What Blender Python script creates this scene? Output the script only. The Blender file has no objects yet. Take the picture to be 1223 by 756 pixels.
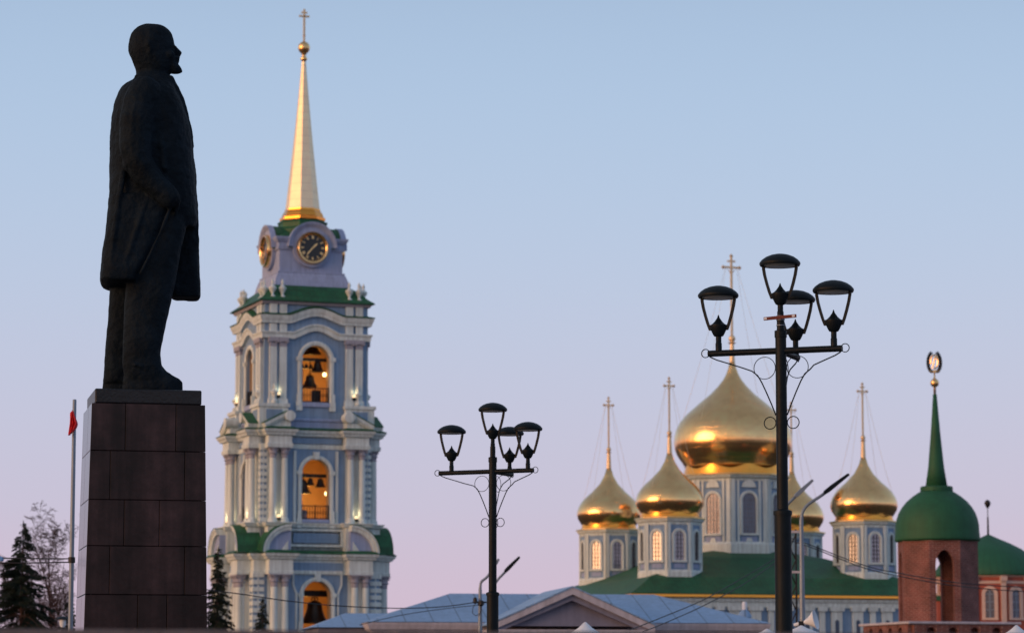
import bpy, bmesh, math, random
from mathutils import Vector, Matrix, noise
R = math.radians
random.seed(7)
scene = bpy.context.scene
COL = scene.collection

# ------------------------------------------------------------------ camera
F_PX, W_PX, H_PX = 3600.0, 1223.0, 756.0
TILT, EYE = R(7.235), 1.6
cam_d = bpy.data.cameras.new('camera')
cam_d.sensor_width = 36.0
cam_d.lens = 36.0 * F_PX / W_PX
cam_d.clip_start, cam_d.clip_end = 0.1, 9000
cam_d.dof.use_dof = True
cam_d.dof.focus_distance = 42.0
cam_d.dof.aperture_fstop = 2.8
cam = bpy.data.objects.new('camera', cam_d)
COL.objects.link(cam)
cam.location = (0, 0, EYE)
cam.rotation_euler = (R(90) + TILT, 0, 0)
scene.camera = cam

# ------------------------------------------------------------------ sky, sun, exposure
SUN_AZ = R(60)                      # the set sun is behind the camera, to its left
SUNV = Vector((-math.sin(SUN_AZ), -math.cos(SUN_AZ), 0))
world = bpy.data.worlds.new('World'); scene.world = world
world.use_nodes = True
def build_world():
    nt = world.node_tree; N = nt.nodes; L = nt.links
    N.clear()
    out = N.new('ShaderNodeOutputWorld'); bg = N.new('ShaderNodeBackground')
    tc = N.new('ShaderNodeTexCoord'); sep = N.new('ShaderNodeSeparateXYZ')
    L.new(tc.outputs['Generated'], sep.inputs[0])
    def ramp(stops):
        r = N.new('ShaderNodeValToRGB'); e = r.color_ramp.elements
        e[0].position, e[0].color = stops[0][0], (*stops[0][1], 1)
        e[1].position, e[1].color = stops[-1][0], (*stops[-1][1], 1)
        for p, c in stops[1:-1]:
            x = e.new(p); x.color = (*c, 1)
        r.color_ramp.interpolation = 'B_SPLINE'
        L.new(sep.outputs['Z'], r.inputs[0]); return r
    east = ramp([(0.0, (.61, .465, .58)), (.035, (.575, .475, .605)), (.062, (.53, .49, .64)), (.125, (.465, .535, .705)),
                 (.18, (.41, .53, .715)), (.235, (.355, .485, .68)), (.5, (.24, .31, .44)), (1.0, (.19, .225, .29))])
    west = ramp([(0.0, (.72, .25, .07)), (.05, (.66, .30, .11)), (.13, (.53, .40, .26)),
                 (.30, (.40, .35, .28)), (.6, (.19, .19, .215)), (1.0, (.075, .10, .145))])
    def math_(op, a, b=None, clamp=False):
        m = N.new('ShaderNodeMath'); m.operation = op; m.use_clamp = clamp
        for i, v in enumerate((a, b)):
            if v is None: continue
            if isinstance(v, (int, float)): m.inputs[i].default_value = v
            else: L.new(v, m.inputs[i])
        return m.outputs[0]
    dx = math_('MULTIPLY', sep.outputs['X'], SUNV.x); dy = math_('MULTIPLY', sep.outputs['Y'], SUNV.y)
    dot = math_('ADD', dx, dy)
    f = math_('MULTIPLY_ADD', dot, .74, True); N[-1].inputs[2].default_value = .14
    f = math_('POWER', math_('MAXIMUM', f, 0.0), 1.6, True)
    w2 = N.new('ShaderNodeVectorMath'); w2.operation = 'SCALE'; w2.inputs['Scale'].default_value = 2.0
    L.new(west.outputs[0], w2.inputs[0])
    mix = N.new('ShaderNodeMix'); mix.data_type = 'RGBA'
    L.new(f, mix.inputs['Factor']); L.new(east.outputs[0], mix.inputs['A']); L.new(w2.outputs[0], mix.inputs['B'])
    # bright patch of afterglow where the sun went down
    g = math_('POWER', math_('MAXIMUM', dot, 0.0), 13.0)
    zz = math_('MULTIPLY', sep.outputs['Z'], sep.outputs['Z'])
    gz = math_('POWER', 2.718, math_('MULTIPLY', zz, -17.0))
    g = math_('MULTIPLY', g, gz)
    glow = N.new('ShaderNodeVectorMath'); glow.operation = 'SCALE'; glow.inputs[0].default_value = (2.0, 1.25, .58)
    L.new(g, glow.inputs['Scale'])
    add = N.new('ShaderNodeVectorMath'); add.operation = 'ADD'
    L.new(mix.outputs['Result'], add.inputs[0]); L.new(glow.outputs[0], add.inputs[1])
    sky = N.new('ShaderNodeTexSky'); sky.sky_type = 'NISHITA'; sky.sun_disc = False
    sky.sun_elevation = R(1.5); sky.sun_rotation = R(180) + SUN_AZ
    sk = N.new('ShaderNodeVectorMath'); sk.operation = 'SCALE'; sk.inputs['Scale'].default_value = 0.03
    L.new(sky.outputs[0], sk.inputs[0])
    add2 = N.new('ShaderNodeVectorMath'); add2.operation = 'ADD'
    L.new(add.outputs[0], add2.inputs[0]); L.new(sk.outputs[0], add2.inputs[1])
    L.new(add2.outputs[0], bg.inputs[0]); bg.inputs[1].default_value = 1.03
    L.new(bg.outputs[0], out.inputs[0])
build_world()
sd = bpy.data.lights.new('sun', 'SUN'); sd.energy = 2.9; sd.angle = R(44); sd.color = (1.0, .47, .22)
sun = bpy.data.objects.new('sun', sd); COL.objects.link(sun)
sun.rotation_euler = (SUNV * math.cos(R(2.5)) + Vector((0, 0, math.sin(R(2.5))))).to_track_quat('Z', 'Y').to_euler()
scene.view_settings.view_transform = 'Standard'
scene.view_settings.look = 'None'
scene.view_settings.exposure = 0
scene.view_settings.gamma = 1
scene.cycles.max_bounces = 8
scene.cycles.use_denoising = True

# ------------------------------------------------------------------ helpers
def at(px, py, Y):
    x = (px - W_PX / 2) / F_PX; y = (H_PX / 2 - py) / F_PX
    dy = math.cos(TILT) - y * math.sin(TILT); dz = math.sin(TILT) + y * math.cos(TILT)
    s = Y / dy
    return Vector((x * s, Y, EYE + dz * s))
def mpp(py, Y):                      # metres per photo pixel at that depth
    y = (H_PX / 2 - py) / F_PX
    return Y / (math.cos(TILT) - y * math.sin(TILT)) / F_PX

class MB:
    def __init__(s, M=None): s.v = []; s.f = []; s.M = M
    def V(s, pts):
        n = len(s.v)
        for p in pts:
            p = Vector(p)
            s.v.append(s.M @ p if s.M is not None else p)
        return n
    def box(s, x0, x1, y0, y1, z0, z1):
        n = s.V([(x0,y0,z0),(x1,y0,z0),(x1,y1,z0),(x0,y1,z0),(x0,y0,z1),(x1,y0,z1),(x1,y1,z1),(x0,y1,z1)])
        s.f += [[n,n+3,n+2,n+1],[n+4,n+5,n+6,n+7],[n,n+1,n+5,n+4],[n+1,n+2,n+6,n+5],[n+2,n+3,n+7,n+6],[n+3,n,n+4,n+7]]
        return s
    def hexa(s, bot, top):
        n = s.V(bot + top)
        s.f += [[n,n+3,n+2,n+1],[n+4,n+5,n+6,n+7],[n,n+1,n+5,n+4],[n+1,n+2,n+6,n+5],[n+2,n+3,n+7,n+6],[n+3,n,n+4,n+7]]
        return s
    def prism(s, poly, d0, d1):      # poly (s,z) extruded between depths: y = -d
        k = len(poly); n = s.V([(a, -d0, b) for a, b in poly] + [(a, -d1, b) for a, b in poly])
        s.f.append([n+i for i in range(k)]); s.f.append([n+k+i for i in range(k)][::-1])
        for i in range(k):
            j = (i+1) % k; s.f.append([n+i, n+j, n+k+j, n+k+i])
        return s
    def prismz(s, poly, z0, z1):     # poly (x,y)
        k = len(poly); n = s.V([(a, b, z0) for a, b in poly] + [(a, b, z1) for a, b in poly])
        s.f.append([n+i for i in range(k)][::-1]); s.f.append([n+k+i for i in range(k)])
        for i in range(k):
            j = (i+1) % k; s.f.append([n+i, n+j, n+k+j, n+k+i])
        return s
    def lathe(s, prof, n=24, c=(0,0), a0=0.0, cap=True):
        rings = []
        for r, z in prof:
            rings.append(s.V([(c[0]+r*math.cos(a0+2*math.pi*i/n), c[1]+r*math.sin(a0+2*math.pi*i/n), z) for i in range(n)]))
        for a, b in zip(rings, rings[1:]):
            for i in range(n):
                j = (i+1) % n; s.f.append([a+i, a+j, b+j, b+i])
        if cap:
            s.f.append([rings[0]+i for i in range(n)][::-1]); s.f.append([rings[-1]+i for i in range(n)])
        return s
    def tube(s, pts, r, n=8, cap=True):
        pts = [Vector(p) for p in pts]; rings = []
        rs = r if isinstance(r, (list, tuple)) else [r]*len(pts)
        u = None
        for i, p in enumerate(pts):
            t = (pts[min(i+1, len(pts)-1)] - pts[max(i-1, 0)])
            if t.length < 1e-9: t = Vector((0,0,1))
            t.normalize()
            if u is None:
                u = t.cross(Vector((0,0,1)));
                if u.length < .05: u = t.cross(Vector((0,1,0)))
            u = (u - t*u.dot(t)); u.normalize(); w = t.cross(u)
            rings.append(s.V([p + (u*math.cos(2*math.pi*k/n) + w*math.sin(2*math.pi*k/n))*rs[i] for k in range(n)]))
        for a, b in zip(rings, rings[1:]):
            for i in range(n):
                j = (i+1) % n; s.f.append([a+i, a+j, b+j, b+i])
        if cap:
            s.f.append([rings[0]+i for i in range(n)][::-1]); s.f.append([rings[-1]+i for i in range(n)])
        return s
    def ring(s, c, rad, r, axis='y', n=24, m=6, M2=None):
        pts = []
        for i in range(n+1):
            a = 2*math.pi*i/n
            p = {'y': (rad*math.cos(a), 0, rad*math.sin(a)), 'x': (0, rad*math.cos(a), rad*math.sin(a)), 'z': (rad*math.cos(a), rad*math.sin(a), 0)}[axis]
            p = Vector(p)
            if M2 is not None: p = M2 @ p
            pts.append(Vector(c) + p)
        return s.tube(pts, r, m, cap=False)
    def sweep_plan(s, path, prof, closed=True):     # path CCW (x,y); prof (outward, z)
        k = len(path); rows = []
        for i in range(k):
            p = Vector(path[i]).to_2d() if len(path[i]) == 3 else Vector(path[i])
            a = Vector(path[(i-1) % k]); b = Vector(path[(i+1) % k])
            e1 = (p-a).normalized() if (closed or i > 0) else (b-p).normalized()
            e2 = (b-p).normalized() if (closed or i < k-1) else e1
            n1 = Vector((e1.y, -e1.x)); n2 = Vector((e2.y, -e2.x))
            m = n1 + n2; m = m / max(1e-6, (1 + n1.dot(n2)))
            rows.append(s.V([(p.x + m.x*o, p.y + m.y*o, z) for o, z in prof]))
        q = len(prof)
        for i in range(k if closed else k-1):
            a, b = rows[i], rows[(i+1) % k]
            for j in range(q-1): s.f.append([a+j, b+j, b+j+1, a+j+1])
        return s
    def sweep_face(s, path, prof, w0=None):         # path (s,z); prof closed [(normal offset, d)]; ends mitred about w0
        k = len(path); rows = []; q = len(prof)
        for i in range(k):
            p = Vector(path[i]); a = Vector(path[max(i-1,0)]); b = Vector(path[min(i+1,k-1)])
            e1 = (p-a) if i > 0 else (b-p); e2 = (b-p) if i < k-1 else e1
            e1 = e1.normalized(); e2 = e2.normalized()
            n1 = Vector((-e1.y, e1.x)); n2 = Vector((-e2.y, e2.x)); m = (n1+n2)/max(.25, 1+n1.dot(n2))
            row = []
            for o, d in prof:
                x, z = p.x + m.x*o, p.y + m.y*o
                if w0 is not None and i in (0, k-1): x += (1 if i else -1)*(d-w0)
                row.append((x, -d, z))
            rows.append(s.V(row))
        for i in range(k-1):
            a, b = rows[i], rows[i+1]
            for j in range(q): j2 = (j+1) % q; s.f.append([a+j, a+j2, b+j2, b+j])
        s.f.append([rows[0]+j for j in range(q)]); s.f.append([rows[-1]+j for j in range(q)][::-1])
        return s
    def build(s, name, mat, parent=None, smooth=False, loc=None, bevel=0, recalc=True, auto=None):
        me = bpy.data.meshes.new(name); me.from_pydata([tuple(v) for v in s.v], [], s.f)
        if recalc:
            bm = bmesh.new(); bm.from_mesh(me); bmesh.ops.recalc_face_normals(bm, faces=bm.faces); bm.to_mesh(me); bm.free()
        me.materials.append(mat)
        if smooth or auto:
            me.polygons.foreach_set('use_smooth', [True]*len(me.polygons))
            if auto: me.set_sharp_from_angle(angle=R(auto))
        o = bpy.data.objects.new(name, me); COL.objects.link(o)
        if parent is not None: o.parent = parent
        if loc is not None: o.location = loc
        if bevel:
            b = o.modifiers.new('bevel', 'BEVEL'); b.width = bevel; b.segments = 2; b.limit_method = 'ANGLE'
        return o

def RZ(deg): return Matrix.Rotation(R(deg), 4, 'Z')
def thing(name, label, cat, loc=(0,0,0), rz=0, group=None):
    o = bpy.data.objects.new(name, None); COL.objects.link(o)
    o.empty_display_size = .2; o.location = loc; o.rotation_euler = (0,0,R(rz))
    o['label'] = label; o['category'] = cat
    if group: o['group'] = group
    return o
def tag(o, label, cat, group=None):
    o['label'] = label; o['category'] = cat
    if group: o['group'] = group
    return o
def copy_tree(o, parent=None):
    c = o.copy(); COL.objects.link(c)
    if parent is not None: c.parent = parent
    for ch in list(o.children): copy_tree(ch, c)
    return c
def dup(o, loc=None, rz=None, parent=None):
    c = copy_tree(o, parent if parent is not None else o.parent)
    if loc is not None: c.location = loc
    if rz is not None: c.rotation_euler = (0, 0, R(rz))
    return c
def arc(cx, cz, r, a0, a1, n):
    return [(cx + r*math.cos(R(a0+(a1-a0)*i/n)), cz + r*math.sin(R(a0+(a1-a0)*i/n))) for i in range(n+1)]
def archpoly(hw, z0, zs, n=14):
    return [(-hw, z0), (hw, z0)] + arc(0, zs, hw, 0, 180, n)

# ------------------------------------------------------------------ materials
def mat(name, col, rough=.7, metal=0.0, var=.12, scale=3.0, bump=.0, bscale=30.0, coat=0.0, streak=0.0, spec=.5, rand=0.0, stretch=(1,1,1)):
    m = bpy.data.materials.new(name); m.use_nodes = True
    nt = m.node_tree; N = nt.nodes; L = nt.links; b = N['Principled BSDF']
    b.inputs['Roughness'].default_value = rough; b.inputs['Metallic'].default_value = metal
    b.inputs['Coat Weight'].default_value = coat; b.inputs['Specular IOR Level'].default_value = spec
    tc = N.new('ShaderNodeTexCoord'); mp = N.new('ShaderNodeMapping'); mp.inputs['Scale'].default_value = stretch
    L.new(tc.outputs['Object'], mp.inputs[0])
    nz = N.new('ShaderNodeTexNoise'); nz.inputs['Scale'].default_value = scale; nz.inputs['Detail'].default_value = 6
    nz.inputs['Roughness'].default_value = .65
    L.new(mp.outputs[0], nz.inputs['Vector'])
    mr = N.new('ShaderNodeMapRange'); mr.inputs[1].default_value = .3; mr.inputs[2].default_value = .7
    mr.inputs[3].default_value = 1-var; mr.inputs[4].default_value = 1+var
    L.new(nz.outputs[0], mr.inputs[0])
    fac = mr.outputs[0]
    if rand:
        oi = N.new('ShaderNodeObjectInfo'); m2 = N.new('ShaderNodeMapRange'); m2.inputs[3].default_value = 1-rand; m2.inputs[4].default_value = 1+rand
        L.new(oi.outputs['Random'], m2.inputs[0]); mm = N.new('ShaderNodeMath'); mm.operation = 'MULTIPLY'
        L.new(fac, mm.inputs[0]); L.new(m2.outputs[0], mm.inputs[1]); fac = mm.outputs[0]
    if streak:
        mp2 = N.new('ShaderNodeMapping'); mp2.inputs['Scale'].default_value = (2.2, 2.2, .12)
        L.new(tc.outputs['Object'], mp2.inputs[0]); n2 = N.new('ShaderNodeTexNoise'); n2.inputs['Scale'].default_value = 2.0; n2.inputs['Detail'].default_value = 5
        L.new(mp2.outputs[0], n2.inputs['Vector']); m3 = N.new('ShaderNodeMapRange'); m3.inputs[1].default_value = .35; m3.inputs[2].default_value = .65
        m3.inputs[3].default_value = 1-streak; m3.inputs[4].default_value = 1+streak*.4
        L.new(n2.outputs[0], m3.inputs[0]); mm = N.new('ShaderNodeMath'); mm.operation = 'MULTIPLY'
        L.new(fac, mm.inputs[0]); L.new(m3.outputs[0], mm.inputs[1]); fac = mm.outputs[0]
    vm = N.new('ShaderNodeVectorMath'); vm.operation = 'SCALE'; vm.inputs[0].default_value = col
    L.new(fac, vm.inputs['Scale']); L.new(vm.outputs[0], b.inputs['Base Color'])
    if bump:
        n3 = N.new('ShaderNodeTexNoise'); n3.inputs['Scale'].default_value = bscale; n3.inputs['Detail'].default_value = 4
        L.new(mp.outputs[0], n3.inputs['Vector']); bp = N.new('ShaderNodeBump'); bp.inputs['Strength'].default_value = bump; bp.inputs['Distance'].default_value = .05
        L.new(n3.outputs[0], bp.inputs['Height']); L.new(bp.outputs[0], b.inputs['Normal'])
    return m
def seams(m, period, axis='Z', width=.06, depth=.6, twist=None, dark=.0):
    """standing seams / sheet joints as a wave bump"""
    nt = m.node_tree; N = nt.nodes; L = nt.links; b = N['Principled BSDF']
    tc = N.new('ShaderNodeTexCoord'); sep = N.new('ShaderNodeSeparateXYZ'); L.new(tc.outputs['Object'], sep.inputs[0])
    def saw(src, per):
        a = N.new('ShaderNodeMath'); a.operation = 'DIVIDE'; L.new(src, a.inputs[0]); a.inputs[1].default_value = per
        c = N.new('ShaderNodeMath'); c.operation = 'PINGPONG'; L.new(a.outputs[0], c.inputs[0]); c.inputs[1].default_value = .5
        d = N.new('ShaderNodeMath'); d.operation = 'LESS_THAN'; L.new(c.outputs[0], d.inputs[0]); d.inputs[1].default_value = width
        return d.outputs[0]
    outs = []
    for ax in axis: 
        if ax == 'A':
            t = N.new('ShaderNodeMath'); t.operation = 'ARCTAN2'; L.new(sep.outputs['Y'], t.inputs[0]); L.new(sep.outputs['X'], t.inputs[1])
            outs.append(saw(t.outputs[0], twist or math.pi/16))
        else: outs.append(saw(sep.outputs[ax], period))
    h = outs[0]
    for o in outs[1:]:
        mx = N.new('ShaderNodeMath'); mx.operation = 'MAXIMUM'; L.new(h, mx.inputs[0]); L.new(o, mx.inputs[1]); h = mx.outputs[0]
    bp = N.new('ShaderNodeBump'); bp.inputs['Strength'].default_value = depth; bp.inputs['Distance'].default_value = .05
    L.new(h, bp.inputs['Height']); L.new(bp.outputs[0], b.inputs['Normal'])
    if dark:
        src = b.inputs['Base Color'].links[0].from_socket
        k = N.new('ShaderNodeMapRange'); k.inputs[3].default_value = 1; k.inputs[4].default_value = 1-dark; L.new(h, k.inputs[0])
        vs = N.new('ShaderNodeVectorMath'); vs.operation = 'SCALE'; L.new(src, vs.inputs[0]); L.new(k.outputs[0], vs.inputs['Scale'])
        L.new(vs.outputs[0], b.inputs['Base Color'])
    return m
def brick(name, c1, c2, mortar, bw=.5, bh=.16, rough=.9):
    m = bpy.data.materials.new(name); m.use_nodes = True
    nt = m.node_tree; N = nt.nodes; L = nt.links; b = N['Principled BSDF']; b.inputs['Roughness'].default_value = rough
    tc = N.new('ShaderNodeTexCoord'); sep = N.new('ShaderNodeSeparateXYZ'); L.new(tc.outputs['Object'], sep.inputs[0])
    t = N.new('ShaderNodeMath'); t.operation = 'ARCTAN2'; L.new(sep.outputs['Y'], t.inputs[0]); L.new(sep.outputs['X'], t.inputs[1])
    k = N.new('ShaderNodeMath'); k.operation = 'MULTIPLY'; L.new(t.outputs[0], k.inputs[0]); k.inputs[1].default_value = 3.0
    cmb = N.new('ShaderNodeCombineXYZ'); L.new(k.outputs[0], cmb.inputs[0]); L.new(sep.outputs['Z'], cmb.inputs[1])
    br = N.new('ShaderNodeTexBrick'); L.new(cmb.outputs[0], br.inputs['Vector'])
    br.inputs['Scale'].default_value = 1; br.inputs['Brick Width'].default_value = bw; br.inputs['Row Height'].default_value = bh
    br.inputs['Mortar Size'].default_value = .018; br.inputs['Color1'].default_value = (*c1, 1); br.inputs['Color2'].default_value = (*c2, 1); br.inputs['Mortar'].default_value = (*mortar, 1)
    nz = N.new('ShaderNodeTexNoise'); nz.inputs['Scale'].default_value = .9; nz.inputs['Detail'].default_value = 8; L.new(tc.outputs['Object'], nz.inputs['Vector'])
    mr = N.new('ShaderNodeMapRange'); mr.inputs[1].default_value = .3; mr.inputs[2].default_value = .7; mr.inputs[3].default_value = .72; mr.inputs[4].default_value = 1.25
    L.new(nz.outputs[0], mr.inputs[0]); vm = N.new('ShaderNodeVectorMath'); vm.operation = 'SCALE'; L.new(br.outputs[0], vm.inputs[0]); L.new(mr.outputs[0], vm.inputs['Scale'])
    L.new(vm.outputs[0], b.inputs['Base Color'])
    bp = N.new('ShaderNodeBump'); bp.inputs['Strength'].default_value = .5; bp.inputs['Distance'].default_value = .02; bp.invert = True
    L.new(br.outputs['Fac'], bp.inputs['Height']); L.new(bp.outputs[0], b.inputs['Normal'])
    return m
def emit(name, col, strength):
    m = bpy.data.materials.new(name); m.use_nodes = True; b = m.node_tree.nodes['Principled BSDF']
    b.inputs['Base Color'].default_value = (*col, 1); b.inputs['Emission Color'].default_value = (*col, 1); b.inputs['Emission Strength'].default_value = strength
    return m
M = {}
M['blue'] = mat('blue_plaster', (.20, .32, .50), .85, var=.07, scale=.8, streak=.16, bump=.15, bscale=6)
M['blue_pale'] = mat('pale_blue_plaster', (.30, .38, .60), .85, var=.07, scale=.8, streak=.14, bump=.15, bscale=6)
M['trim'] = mat('white_stucco', (.62, .72, .74), .8, var=.06, scale=1.2, streak=.2, bump=.12, bscale=8)
M['capital'] = mat('lilac_capital_stone', (.33, .34, .42), .8, var=.15, scale=5, bump=.6, bscale=6)
M['cream'] = mat('cream_plaster', (.62, .42, .22), .85, var=.12, scale=.9, bump=.2, bscale=5)
M['green'] = seams(mat('green_roof_metal', (.009, .10, .040), .58, var=.3, scale=.6, streak=.25), .6, 'XY', .06, .5, dark=.22)
M['gold'] = seams(mat('gilded_sheet', (1.0, .61, .27), .21, 1.0, var=.14, scale=.9, bump=.1, bscale=2), .55, 'ZA', .04, .22, twist=math.pi/14)
M['gold_spire'] = seams(mat('pale_gilded_spire_sheet', (1.0, .83, .60), .6, 1.0, var=.07, scale=1.3), .75, 'Z', .03, .25, dark=.15)
M['gold_glow_tint'] = mat('glow_tinted_gilding', (1.0, .40, .07), .25, 1.0, var=.08)  # gilding deepened to orange: reflected glow is partly painted into its colour
M['gold_dull'] = mat('weathered_gold', (.95, .62, .28), .35, 1.0, var=.15)
M['gold_wire'] = mat('thin_gilt_metal', (.80, .62, .40), .5, .6, var=.1)
M['iron'] = mat('black_iron', (.012, .012, .015), .5, .3, var=.2)
M['bell'] = mat('dark_bell_bronze', (.05, .04, .035), .45, .8, var=.2)
M['pole'] = mat('dark_painted_steel', (.004, .009, .014), .5, .0, spec=.16, var=.25, scale=4, bump=.1, bscale=20)
M['lens'] = mat('milky_lamp_glass', (.35, .40, .38), .3, var=.05)
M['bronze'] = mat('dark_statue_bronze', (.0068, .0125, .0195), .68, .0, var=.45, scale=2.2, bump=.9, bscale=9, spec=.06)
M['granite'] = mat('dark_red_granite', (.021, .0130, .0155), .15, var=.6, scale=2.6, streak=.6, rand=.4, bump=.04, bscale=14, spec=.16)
M['granite_dark'] = mat('black_granite', (.008, .010, .015), .35, var=.3, scale=3, bump=.2, spec=.35)
M['brick'] = brick('red_fortress_brick', (.17, .056, .050), (.12, .040, .038), (.24, .16, .15))
M['brick_plain'] = mat('red_church_plaster', (.34, .085, .06), .85, var=.1, scale=1, streak=.15)
M['church_trim'] = mat('church_cream_trim', (.55, .42, .38), .8, var=.08)
M['green_dome'] = seams(mat('green_dome_paint', (.007, .088, .040), .68, var=.16, scale=.8, streak=.12), .9, 'Z', .02, .2, dark=.12)
M['green_rib'] = seams(mat('green_ribbed_roof', (.009, .095, .048), .65, var=.12, scale=1), 1, 'A', .08, .6, twist=math.pi/24, dark=.15)
M['bluemetal'] = seams(mat('pale_blue_roof_metal', (.21, .36, .59), .5, .05, var=.09, scale=.8, streak=.12), 1.15, 'X', .022, .8, dark=.45)
M['grey'] = mat('grey_lilac_plaster', (.19, .20, .285), .85, var=.12, scale=1.2, streak=.1)
M['palegrey'] = mat('pale_grey_cornice', (.44, .44, .52), .8, var=.12, scale=1.5, streak=.15)
M['steel'] = mat('galvanised_steel', (.17, .22, .29), .45, .4, var=.1)
M['red'] = mat('red_flag_cloth', (.62, .012, .025), .75, var=.12, scale=4)
M['needle'] = mat('dark_spruce_needles', (.022, .034, .026), .85, var=.35, scale=1.5, spec=.1)
M['bark'] = mat('brown_bark', (.07, .048, .05), .9, var=.3, scale=6, spec=.1)
M['cable'] = mat('black_cable', (.015, .015, .02), .6)
M['ledge'] = mat('rough_granite_ledge', (.085, .08, .092), .85, var=.3, scale=6, bump=.4, bscale=30)
M['canvas'] = mat('white_tent_canvas', (.62, .70, .80), .7, var=.05)
M['black'] = mat('clock_face_black', (.012, .012, .014), .3)
M['rust'] = mat('rusty_plate', (.12, .03, .02), .8, var=.3, scale=10)
M['bulb'] = emit('warm_bulb', (1, .72, .30), 6)
M['flood'] = emit('warm_floodlight', (1, .76, .46), 1.0)
def pane_mat(name, col, metal, rough=.06):
    m = mat(name, col, rough, metal, var=.12, scale=1.2, bump=.04, bscale=1.5); return m
M['pane'] = pane_mat('window_glass', (.30, .31, .35), .6, .14)
M['pane_main'] = mat('tall_window_glass', (.17, .17, .21), .32, .45, var=.2, scale=1.5)
M['slit'] = mat('dark_slit_window', (.05, .08, .15), .4)
M['pane_dark'] = pane_mat('dark_window_glass', (.10, .12, .16), .4, .12)

# ================================================================== SETTING
def ground():
    mb = MB(); mb.box(-4000, 4000, -3000, 5000, -1.0, 0.0)
    g = mb.build('ground', mat('asphalt_ground', (.05, .045, .042), .9, var=.2, scale=.3))
    g['kind'] = 'structure'
    sq = MB().box(-60, 60, 3, 95, -.2, .004).build('square_paving', mat('paving_stone', (.14, .12, .115), .85, var=.2, scale=1.0)); sq['kind'] = 'structure'
ground()

# ================================================================== BELL TOWER
DT = 275.0
KT = mpp(450, DT)
TX = at(359.6, 450, DT).x
def Zt(py, d=70): return at(377, py, DT - KT*d*.94).z
TOWER_RZ = 19.9
tower = thing('bell_tower', 'tall blue and white church bell tower with a clock and gilded needle spire', 'bell tower', (TX, DT, 0), TOWER_RZ)
def fmat(k): return RZ(90*k)
def scaled(pts): return [(a*KT, b) for a, b in pts]

def tower_wall(w, py0, py1, hw, pysill, pyspring, outer='blue', th=4, thin=13, d=70):
    z0, z1, zs, zp = Zt(py0, d), Zt(py1, d), Zt(pysill, d), Zt(pyspring, d)
    for (a, b, m, nm) in ((w, w-th, M[outer], 'wall'), (w-th-.04, w-thin, M['cream'], 'inner_wall')):
        mb = MB(); W = a*KT; T = (a-b)*KT; H = hw*KT
        for k in range(4):
            mb.M = fmat(k); e = W if k % 2 == 0 else W - T
            zz1 = z1 - (.02 if nm != 'wall' else 0)
            mb.prism([(-e, z0), (e, z0), (e, zs), (-e, zs)], W, W-T)
            U = [(-e, zs), (-H, zs), (-H, zp)] + arc(0, zp, H, 180, 0, 18)[1:-1] + [(H, zp), (H, zs), (e, zs), (e, zz1), (-e, zz1)]
            mb.prism(U, W, W-T)
        mb.build(nm, m, tower)
    # floor and vault of this storey
    q = (w-thin)*KT - .03
    MB().box(-q, q, -q, q, zs-.5, zs-.02).build('floor', M['cream'], tower)
    ztop = zp + (hw+7)*KT
    if ztop < z1 - .3:
        MB().box(-q, q, -q, q, ztop, z1-.1).build('ceiling', M['cream'], tower)

def arch_frame(w, hw, pysill, pyspring, bw=5, d=70, k=0, key=False, out=1.6):
    """light band round the opening, with impost blocks and console feet"""
    zs, zp = Zt(pysill, d), Zt(pyspring, d); H = hw*KT; B = bw*KT; W = w*KT
    mb = MB(fmat(k))
    inn = [(-H, zs)] + arc(0, zp, H, 180, 0, 20) + [(H, zs)]
    o = out*KT
    mb.sweep_face(inn, [(0, W-.05), (0, W+o), (-B*.0+B*.35, W+o*1.5), (B*.8, W+o*1.5), (B, W+o), (B, W-.05)])
    for s in (-1, 1):
        x0, x1 = sorted((s*(H-.02), s*(H+B*1.35)))
        mb.box(x0, x1, -(W+o*2), -(W-.06), zp-.12, zp+.22)
        mb.box(x0, x1, -(W+o*1.9), -(W-.06), zs-.75, zs+.05)
        mb.box(s*(H+B*.2) if s > 0 else s*(H+B*1.15), s*(H+B*1.15) if s > 0 else s*(H+B*.2), -(W+o*2.4), -(W-.06), zs-.3, zs+.75)
    if key: mb.prism([(-.18, zp+H-.05), (.18, zp+H-.05), (.3, zp+H+B+.28), (-.3, zp+H+B+.28)], W+o*2.2, W-.05)
    mb.build('arch_frame', M['trim'], tower)
def railing(w, hw, py0, py1, d=70, k=0):
    z0, z1 = Zt(py0, d), Zt(py1, d); W = (w-1.5)*KT; H = hw*KT-.01
    mb = MB(fmat(k))
    mb.box(-H, H, -W-.04, -W+.04, z1-.08, z1); mb.box(-H, H, -W-.04, -W+.04, z0+.06, z0+.14)
    n = 10
    for i in range(n+1):
        x = -H + .05 + (2*H-.1)*i/n; mb.box(x-.025, x+.025, -W-.02, -W+.02, z0+.10, z1-.04)
    for x in (-H+.06, 0, H-.06): mb.box(x-.05, x+.05, -W-.05, -W+.05, z0, z1+.05)
    for i in range(n):
        x = -H + .05 + (2*H-.1)*(i+.5)/n
        mb.ring((x, -W, (z0+z1)/2), .1, .018, 'y', 10, 4)
    mb.build('railing', M['iron'], tower)
def sill(w, hw, py, d, k, h=.28):
    z = Zt(py, d); W = w*KT; H = hw*KT
    MB(fmat(k)).box(-H-.02, H+.02, -W-.22, -W+.3, z-h, z+.02).build('sill', M['blue_pale'], tower, bevel=.03)
def interior_light(z, power, col=(1.0, .50, .12)):
    ld = bpy.data.lights.new('tier_lamp', 'POINT'); ld.energy = power; ld.color = col; ld.shadow_soft_size = .4
    lo = bpy.data.objects.new('tier_lamp', ld); COL.objects.link(lo); lo.parent = tower; lo.location = (0.9, 1.2, z)
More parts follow.
